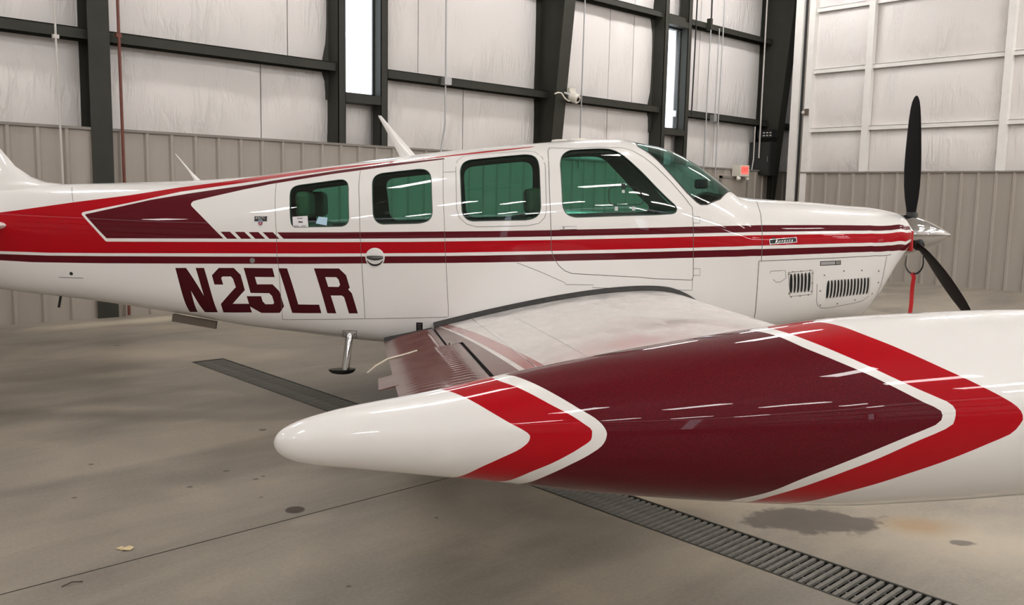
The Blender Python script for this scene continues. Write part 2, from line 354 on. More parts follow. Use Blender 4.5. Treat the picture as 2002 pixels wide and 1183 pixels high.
# back wall (behind the aeroplane); local x = world x - X0
WYB = 10.556
lo = [X0, -10, -7, -4, -1, 1.2, 3.44, 5.576, 6.63, 7.32, 9.023, 10.7, 12.469, 13.75, 14.45, 15.9, 17.6, X1]
hi = [X0, -10, -7, -4, -1, 1.2, 3.44, 5.973, 6.63, 7.32, 8.134, 10.7, 12.469, 13.154, 13.75, 14.45, 15.255, 17.6, X1]
W1 = (6.685, 7.264, 2.865, 4.80); W2 = (13.822, 14.44, 2.865, 4.80)
wr_ = wall('wall_back', (X0, WYB, 0), 0, X1-X0, [a-X0 for a in lo], [a-X0 for a in hi], [(w_[0]-X0, w_[1]-X0, w_[2], w_[3]) for w_ in (W1, W2)],
           ph=(4.258-X0) % .292)
for i, (a, b_, z0, z1) in enumerate((W1, W2)):
    wn = tag(empty('window_%d' % (i+1), ((a+b_)/2, WYB, z0)), kind='structure'); h = (b_-a)/2; hh = z1-z0
    for s in (-1, 1):
        x = h if s > 0 else -h-.115
        m = MB().box(x, x+.115, 0, .012, WZ-z0+.03, H-z0)
        m.box(*((h, h+.008) if s > 0 else (-h-.008, -h)), 0, .205, WZ-z0+.03, H-z0); m.hexa([(s*h, .2, -.1), (s*(h+.33), .385, -.1), (s*(h+.35), .385, -.1), (s*(h+.02), .2, -.1), (s*h, .2, hh+.1), (s*(h+.33), .385, hh+.1), (s*(h+.35), .385, hh+.1), (s*(h+.02), .2, hh+.1)])  # outer flare added to block sky light leaking behind the insulation
        m.box(*((h+.107, h+.115) if s > 0 else (-h-.115, -h-.107)), 0, .30, WZ-z0+.03, H-z0)
        m.build('window_post', M_steel, wn)
    MB().box(-h, h, 0, .385, -.13, -.015).build('window_sill', M_steel, wn)
    MB().box(-h-.3, h+.3, .31, .385, hh, hh+.1).box(-h-.3, h+.3, .31, .385, -.1, -.015).box(-h, h, 0, .30, hh, hh+.1).build('window_head', M_steel, wn)  # outer strips added against light leaking above and below the opening
    f = MB(); yf = .17
    for x in (-h, h-.022): f.box(x, x+.022, yf, yf+.03, -.015, hh)
    f.box(-h, h, yf, yf+.05, -.015, .02); f.box(-h, h, yf, yf+.05, hh-.03, hh); f.build('window_frame', M_darkbox, wn)
    MB().box(-h+.028, h-.028, yf+.02, yf+.026, .02, hh-.03).build('window_pane', M_pane, wn)
# steel columns
def column(x0, x1, fy0, fy1, yb, z1=H, fl=.014):
    c = tag(empty('column', ((x0+x1)/2, yb, 0)), kind='structure'); w_ = (x1-x0)/2; f0, f1 = fy0-yb, fy1-yb
    MB().hexa([(-w_, f0, 0), (w_, f0, 0), (w_, f0+fl, 0), (-w_, f0+fl, 0), (-w_, f1, z1), (w_, f1, z1), (w_, f1+fl, z1), (-w_, f1+fl, z1)]).build('front_flange', M_steel, c)
    MB().hexa([(-.006, f0+fl, 0), (.006, f0+fl, 0), (.006, -fl, 0), (-.006, -fl, 0), (-.006, f1+fl, z1), (.006, f1+fl, z1), (.006, -fl, z1), (-.006, -fl, z1)]).build('web', M_steel, c)
    MB().box(-w_, w_, -fl, 0, 0, z1).build('back_flange', M_steel, c)
    return c
column(3.345, 3.575, 10.515, 10.515, 10.85)
column(10.57, 10.82, 10.64, 9.93, 10.85)
column(17.48, 17.74, 10.56, 9.92, 10.85)
# hangar door wall on the right
XD = 16.968
wl = [9.42, 8.10, 5.60, 3.10, .60, -1.9, -4.4, -6.9, -9.4, Y0]
wz_keep = GZ[:]; GZ[:] = [(2.92, 3.0), (4.10, 4.18), (5.32, 5.40)]
br = [9.40-a for a in wl]; br[0] = 0
dw = wall('wall_right', (XD, 9.40, 0), R(-90), 9.40-Y0, br, br, girt=M_doorwhite, ph=(9.40-8.842) % .292, depth=.14, wz=2.08)
for yv in wl[1:-1]:
    MB().box(9.40-yv-.06, 9.40-yv+.06, -.012, .13, 2.11, H).build('door_post', M_doorwhite, dw)
MB().box(0, .13, -.03, .16, 0, H).build('door_stile', M_doorwhite, dw)
dj = tag(empty('trim_1', (XD, 9.6, 0)), kind='structure')
MB().box(-.06, .25, -.085, .085, 0, H).build('jamb_post', M_doorwhite, dj)
MB().box(.0, .1, -.15, -.10, 0, H).build('rubber_seal', M_rubber, dj)
MB().box(.0, 2.35, -.17, -.155, 0, H).build('jamb_return', M_tan, dj)
GZ[:] = wz_keep
# far end wall beyond the door line, near walls and ceiling (out of frame, they close the room)
wall('wall_end', (X1, YB, 0), R(-90), 1.5, [0, 1.5], [0, 1.5], depth=.14)
wall('wall_left', (X0, Y0, 0), R(90), YB-Y0, [0, 5, 10, 15, 20, YB-Y0], [0, 5, 10, 15, 20, YB-Y0])
wn_ = [(a, a+.7, 2.87, 4.8) for a in (5.0, 11.5, 18.0, 24.5)]
bb = [0]+[q for a in (5.0, 11.5, 18.0, 24.5) for q in (a, a+.7)]+[X1-X0]
nw = wall('wall_near', (X1, Y0, 0), R(180), X1-X0, bb, bb, wn_)
for i, (a, b_, z0, z1) in enumerate(wn_):
    wn = tag(empty('window_%d' % (i+3), (X1-(a+b_)/2, Y0, z0)), kind='structure')
    MB().box(-.35, .35, -.25, -.244, 0, z1-z0).build('window_pane', M_pane, wn)
    f = MB()
    for x in (-.38, .33): f.box(x, x+.05, -.3, 0, -.05, z1-z0+.05)
    f.box(-.35, .35, -.3, 0, -.05, 0).box(-.35, .35, -.3, 0, z1-z0, z1-z0+.05); f.build('window_frame', M_steel, wn)
tag(MB().add([(X0, Y0, H), (X1, Y0, H), (X1, YB+.1, H), (X0, YB+.1, H)], [(3, 2, 1, 0)]).build('ceiling', M_ceil, fix=False), kind='structure')
# man door under the exit sign
md = tag(empty('door_1', (16.24, WYB, 0)), kind='structure')
MB().box(-.46, .46, -.035, -.02, .01, 1.95).build('door_leaf', M_tan, md)
f = MB()
for x in (-.51, .46): f.box(x, x+.05, -.05, .0, 0, 2.0)
f.box(-.51, .51, -.05, 0, 1.95, 2.0); f.build('door_frame', M_trim, md)
MB().tube([(.38, -.035, .95), (.38, -.09, .95), (.27, -.09, .95)], .012, 8).build('door_handle', M_conduit, md, smooth=True)
# ceiling lamps
LL = 'bright linear high bay lamp hanging from the hangar ceiling'
proto = tag(empty('ceiling_light', (0, 0, 6.3)), LL, 'lamp', 'linear high bay lamps under the ceiling')
MB().box(-.62, .62, -.17, .17, 0, .07).build('lamp_housing', M_lampbody, proto); MB().box(-.6, .6, -.15, .15, -.10, 0).build('lamp_diffuser', M_lamp, proto)
m = MB()
for x in (-.5, .5): m.tube([(x, 0, .07), (x, 0, H-6.3)], .006, 6)
m.build('hanger', M_conduit, proto)
first = True
for ly in (-12, -9.5, -7, -4.5, -2, 3.5, 9.0):  # closer rows behind the camera added to brighten the near side
    for lx in (-9, -4.2, .6, 5.4, 10.2, 13.2, 15.5):  # extra column short of the door added to brighten it
        if first: r = proto; first = False
        else:
            r = proto.copy(); COL.objects.link(r)
            for ch in list(proto.children): c_ = ch.copy(); COL.objects.link(c_); c_.parent = r
        r.location = (lx, ly, 6.3)
# services on the walls
def pipe(name, pts, r, m, label, cat, extra=None, clamp=None):
    b = Vector(pts[-1] if pts[-1][2] < pts[0][2] else pts[0]); rt_ = tag(empty(name, b), label, cat)
    MB().tube([Vector(p)-b for p in pts], r, 8).build('pipe_run', m, rt_, smooth=True)
    for q in (clamp or []): MB().box(q[0]-b.x-.03, q[0]-b.x+.03, q[1]-b.y-.012, q[1]-b.y+.045, q[2]-b.z-.02, q[2]-b.z+.02).build('clamp', m, rt_)
    return rt_, b
pipe('fire_pipe', [(3.655, 10.47, 6.9), (3.66, 10.47, 3.5), (3.675, 10.47, 0.02)], .017, M_redpipe, 'thin red brown pipe running down the wall beside the grey column', 'pipe', clamp=[(3.66, 10.47, 3.2), (3.675, 10.47, 1.2)])
pipe('conduit', [(2.99, 10.47, 6.9), (3.0, 10.47, 3.4), (3.02, 10.47, .8)], .011, M_wconduit, 'thin pale conduit left of the grey column, passing the tail fin', 'conduit', clamp=[(3.005, 10.47, 3.1), (3.018, 10.47, 1.45)])
r_, b_ = pipe('conduit', [(8.42, 10.56, 6.9), (8.43, 10.56, 3.2), (8.43, 10.56, 2.55), (8.32, 10.52, 2.13), (8.27, 10.52, 1.0)], .013, M_conduit, 'grey conduit with a square junction box, bending at its lower end', 'conduit')
MB().box(8.37-b_.x, 8.50-b_.x, 10.50-b_.y, 10.60-b_.y, 3.13-b_.z, 3.235-b_.z).build('junction_box', M_conduit, r_)
pipe('conduit', [(11.46, 10.54, 6.9), (11.435, 10.54, 4.8), (11.41, 10.54, 2.0)], .012, M_conduit, 'straight grey conduit beside the tapered column with the camera', 'conduit')
r_, b_ = pipe('conduit', [(15.135, 10.52, 4.93), (15.125, 10.52, 4.4), (15.098, 10.52, 1.2)], .013, M_conduit, 'first grey conduit from the second window, dropping from the upper girt', 'conduit')
MB().box(15.10-b_.x, 15.16-b_.x, 10.50-b_.y, 10.60-b_.y, 4.86-b_.z, 5.08-b_.z).build('bracket', M_steel, r_)
r_, b_ = pipe('conduit', [(15.43, 10.52, 4.93), (15.41, 10.52, 3.14)], .012, M_conduit, 'short grey conduit ending in a small box on the lower girt', 'conduit')
MB().box(15.36-b_.x, 15.46-b_.x, 10.50-b_.y, 10.60-b_.y, 3.08-b_.z, 3.22-b_.z).build('junction_box', M_conduit, r_)
pipe('conduit', [(15.56, 10.5, 6.9), (15.53, 10.5, 4.5), (15.48, 10.5, 1.2)], .013, M_conduit, 'long grey conduit rightmost of the three beside the second window', 'conduit')
pipe('cable', [(14.76, 10.6, 6.9), (14.74, 10.6, 4.4), (14.72, 10.6, 3.16)], .014, M_blackcable, 'black cable hanging just right of the second window', 'cable')
pipe('cable', [(15.36, 10.62, 6.9), (15.3, 10.64, 5.6), (15.28, 10.62, 5.02)], .017, M_blackcable, 'short black cable ending above the upper girt', 'cable')
pipe('conduit', [(17.165, 10.53, 6.9), (17.165, 10.53, 2.42)], .016, M_wconduit, 'pale conduit running down the dark corner column', 'conduit')
pipe('conduit', [(17.10, 10.62, 3.1), (17.10, 10.62, 2.4), (17.02, 10.6, 2.16)], .012, M_wconduit, 'short pale conduit bending away at the foot of the corner column', 'conduit')
# exit sign with two lamp heads
ex = tag(empty('exit_sign', (16.32, 10.53, 2.0)), 'cream box exit sign with lit red EXIT face above the door', 'sign')
MB().box(-.17, .17, -.20, .0, 0, .24).build('sign_box', M_exitbody, ex)
MB().box(-.135, .135, -.204, -.2, .045, .215).build('sign_face', M_exitface, ex)
o = link('sign_text', text_mesh('EXIT', .125, M_exitletter, .001), ex); o.matrix_local = Matrix.Translation((0, -.206, .13)) @ Matrix.Rotation(R(90), 4, 'X')
for x in (-.15, .17): MB().lathe([(0, .02), (.03, .045), (.08, .045), (.09, .03)], (x, -.13, .0), (0, -.5, -.9), 12).build('lamp_head', M_exitbody, ex, smooth=True)
# security camera on the column
sc_ = tag(empty('security_camera', (10.80, 10.27, 3.16)), 'small cream dome camera on a bracket at the tapered column', 'camera')
d = Vector((.15, -.8, -.35)).normalized()
MB().lathe([(-.09, .035), (-.07, .07), (0, .085), (.06, .08), (.085, .07), (.087, .045)], (.04, -.10, -.03), d, 18).build('camera_body', M_cream, sc_, smooth=True)
MB().lathe([(.084, .038), (.09, .036)], (.04, -.10, -.03), d, 16).build('camera_lens', M_lens, sc_)
MB().box(.0, .15, -.03, .03, .06, .13).build('mounting_plate', M_cream, sc_)
MB().tube([(-.08, .02, .05), (-.04, -.02, .03), (0, -.05, 0)], .02, 8).build('bracket', M_conduit, sc_, smooth=True)
MB().tube([(-.30, .02, .01), (-.24, 0, .035), (-.18, -.02, .03), (-.12, -.04, -.05), (-.05, -.06, -.09), (.02, -.08, -.08)], .012, 8).build('cable_loop', M_cream, sc_, smooth=True)
# control cabinet on the corner column
cbx = tag(empty('control_cabinet', (17.44, 10.52, 2.05)), 'dark control cabinet fixed to the corner column beside the door', 'cabinet')
MB().box(-.22, .03, -.24, .28, 0, .72).build('cabinet_body', M_darkbox, cbx)
MB().box(-.235, -.22, -.22, .26, .02, .70).build('cabinet_door', M_darkbox, cbx)
MB().tube([(-.235, -.19, .30), (-.26, -.19, .30), (-.26, -.19, .40), (-.235, -.19, .40)], .006, 6).build('handle', M_conduit, cbx)
cp = tag(empty('control_keypad', (17.44, 10.45, 2.86)), 'small black control panel with white buttons above the dark cabinet', 'panel')
MB().box(-.18, .03, -.17, .2, 0, .17).build('panel_box', M_plate, cp)
for yy in (-.12, -.04, .04):
    for zz in (.05, .11): MB().box(-.19, -.18, yy-.022, yy+.022, zz-.012, zz+.012).build('button', M_wconduit, cp)
pipe('cable', [(17.42, 10.3, 2.05), (17.43, 10.32, 1.6), (17.4, 10.42, 1.0)], .012, M_blackcable, 'black cable hanging below the dark control cabinet', 'cable')
ds = tag(empty('door_sensor', (XD-.03, 9.32, 3.32)), 'small brown and white sensor on the white hangar door stile', 'sensor')
MB().box(-.05, 0, -.035, .045, -.06, .07).build('sensor_body', M_strake, ds); MB().lathe([(0, .035), (.05, .03), (.055, .01)], (-.02, .055, 0), (-1, .4, 0), 12).build('sensor_knob', M_exitbody, ds, smooth=True)
# floor litter
lf = MB(); lv = [(-.045, .008, .003), (-.02, .018, .012), (.0, .012, .004), (.018, .022, .014), (.042, .016, .010), (.036, -.010, .004), (.008, -.022, .010), (-.006, -.012, .003), (-.03, -.006, .006)]
lf.add(lv+[(.0, .0, .012)], [(i, (i+1) % 9, 9) for i in range(9)]); lf.add([(x, y, z-.0015) for x, y, z in lv]+[(0, 0, .0105)], [((i+1) % 9, i, 9) for i in range(9)])
o = lf.build('leaf', M_leaf, fix=False); o.location = (1.228, 3.647, 0); o.rotation_euler = (0, 0, R(-45)); o.scale = (.85, .85, .85); tag(o, 'dry pale leaf lying on the concrete floor', 'leaf')
o = MB().tube([(-.03, -.02, .003), (0, .005, .008), (.035, .015, .003)], .002, 6).build('twig', M_twig, smooth=True); o.location = (.963, 3.441, 0); o.rotation_euler = (0, 0, R(-30)); tag(o, 'thin dark twig lying on the concrete near the joint', 'twig')
fc = tag(empty('floor_cover', (2.0, 3.61, 0)), 'round dark brown cover set in the floor beside the joint', 'cover')
MB().lathe([(-.004, .04), (.002, .04), (.003, .033)], (0, 0, 0), (0, 0, 1), 24).build('cover_disc', M_plug, fc, smooth=True)
MB().lathe([(-.004, .046), (.0015, .046), (.0018, .041)], (0, 0, -.0002), (0, 0, 1), 24).build('cover_rim', M_seam, fc, smooth=True)
# ================================================================== THE AEROPLANE
# aircraft frame: x forward, y to port, z up; data in metres, surfaces addressed by (station, angle round the section)
# measured data of the aeroplane (metres, radians)
ST = [[-5.12, 1.4631, 1.1817, 0.05, 1.33, 2.2, 2.5], [-4.4, 1.5831, 1.0117, 0.135, 1.29, 2.3, 2.8], [-3.7, 1.6231, 0.8818, 0.215, 1.24, 2.3, 3.2], [-3.0, 1.631, 0.7872, 0.295, 1.19, 2.4, 3.6], [-2.4, 1.639, 0.6916, 0.365, 1.14, 2.5, 4.0], [-1.9, 1.6621, 0.5999, 0.425, 1.1, 2.6, 4.4], [-1.4, 1.7188, 0.5362, 0.48, 1.06, 2.7, 5.0], [-0.9, 1.7795, 0.4765, 0.52, 1.04, 2.8, 5.5], [-0.4, 1.8297, 0.4541, 0.545, 1.02, 2.9, 6.0], [0.1, 1.8657, 0.4418, 0.555, 1.02, 3.0, 6.0], [0.5, 1.8907, 0.4399, 0.555, 1.02, 3.0, 6.0], [0.75, 1.8913, 0.4487, 0.555, 1.02, 3.0, 6.0], [0.9, 1.8658, 0.448, 0.555, 1.02, 2.9, 6.0], [1.1, 1.8199, 0.4571, 0.55, 1.03, 2.7, 6.0], [1.3, 1.7226, 0.4662, 0.545, 1.04, 2.6, 5.5], [1.5, 1.5737, 0.4752, 0.54, 1.05, 2.6, 5.0], [1.62, 1.4772, 0.4847, 0.535, 1.06, 2.6, 4.6], [1.9, 1.4428, 0.5134, 0.52, 1.07, 2.6, 4.0], [2.2, 1.4176, 0.5505, 0.49, 1.08, 2.6, 3.6], [2.45, 1.3905, 0.5544, 0.45, 1.09, 2.6, 3.2], [2.6, 1.3772, 0.6883, 0.42, 1.12, 2.5, 2.9], [2.72, 1.3562, 0.8949, 0.385, 1.17, 2.4, 2.6], [2.8, 1.335, 1.0, 0.33, 1.18, 2.3, 2.4], [2.84, 1.31, 1.03, 0.27, 1.17, 2.2, 2.2]]
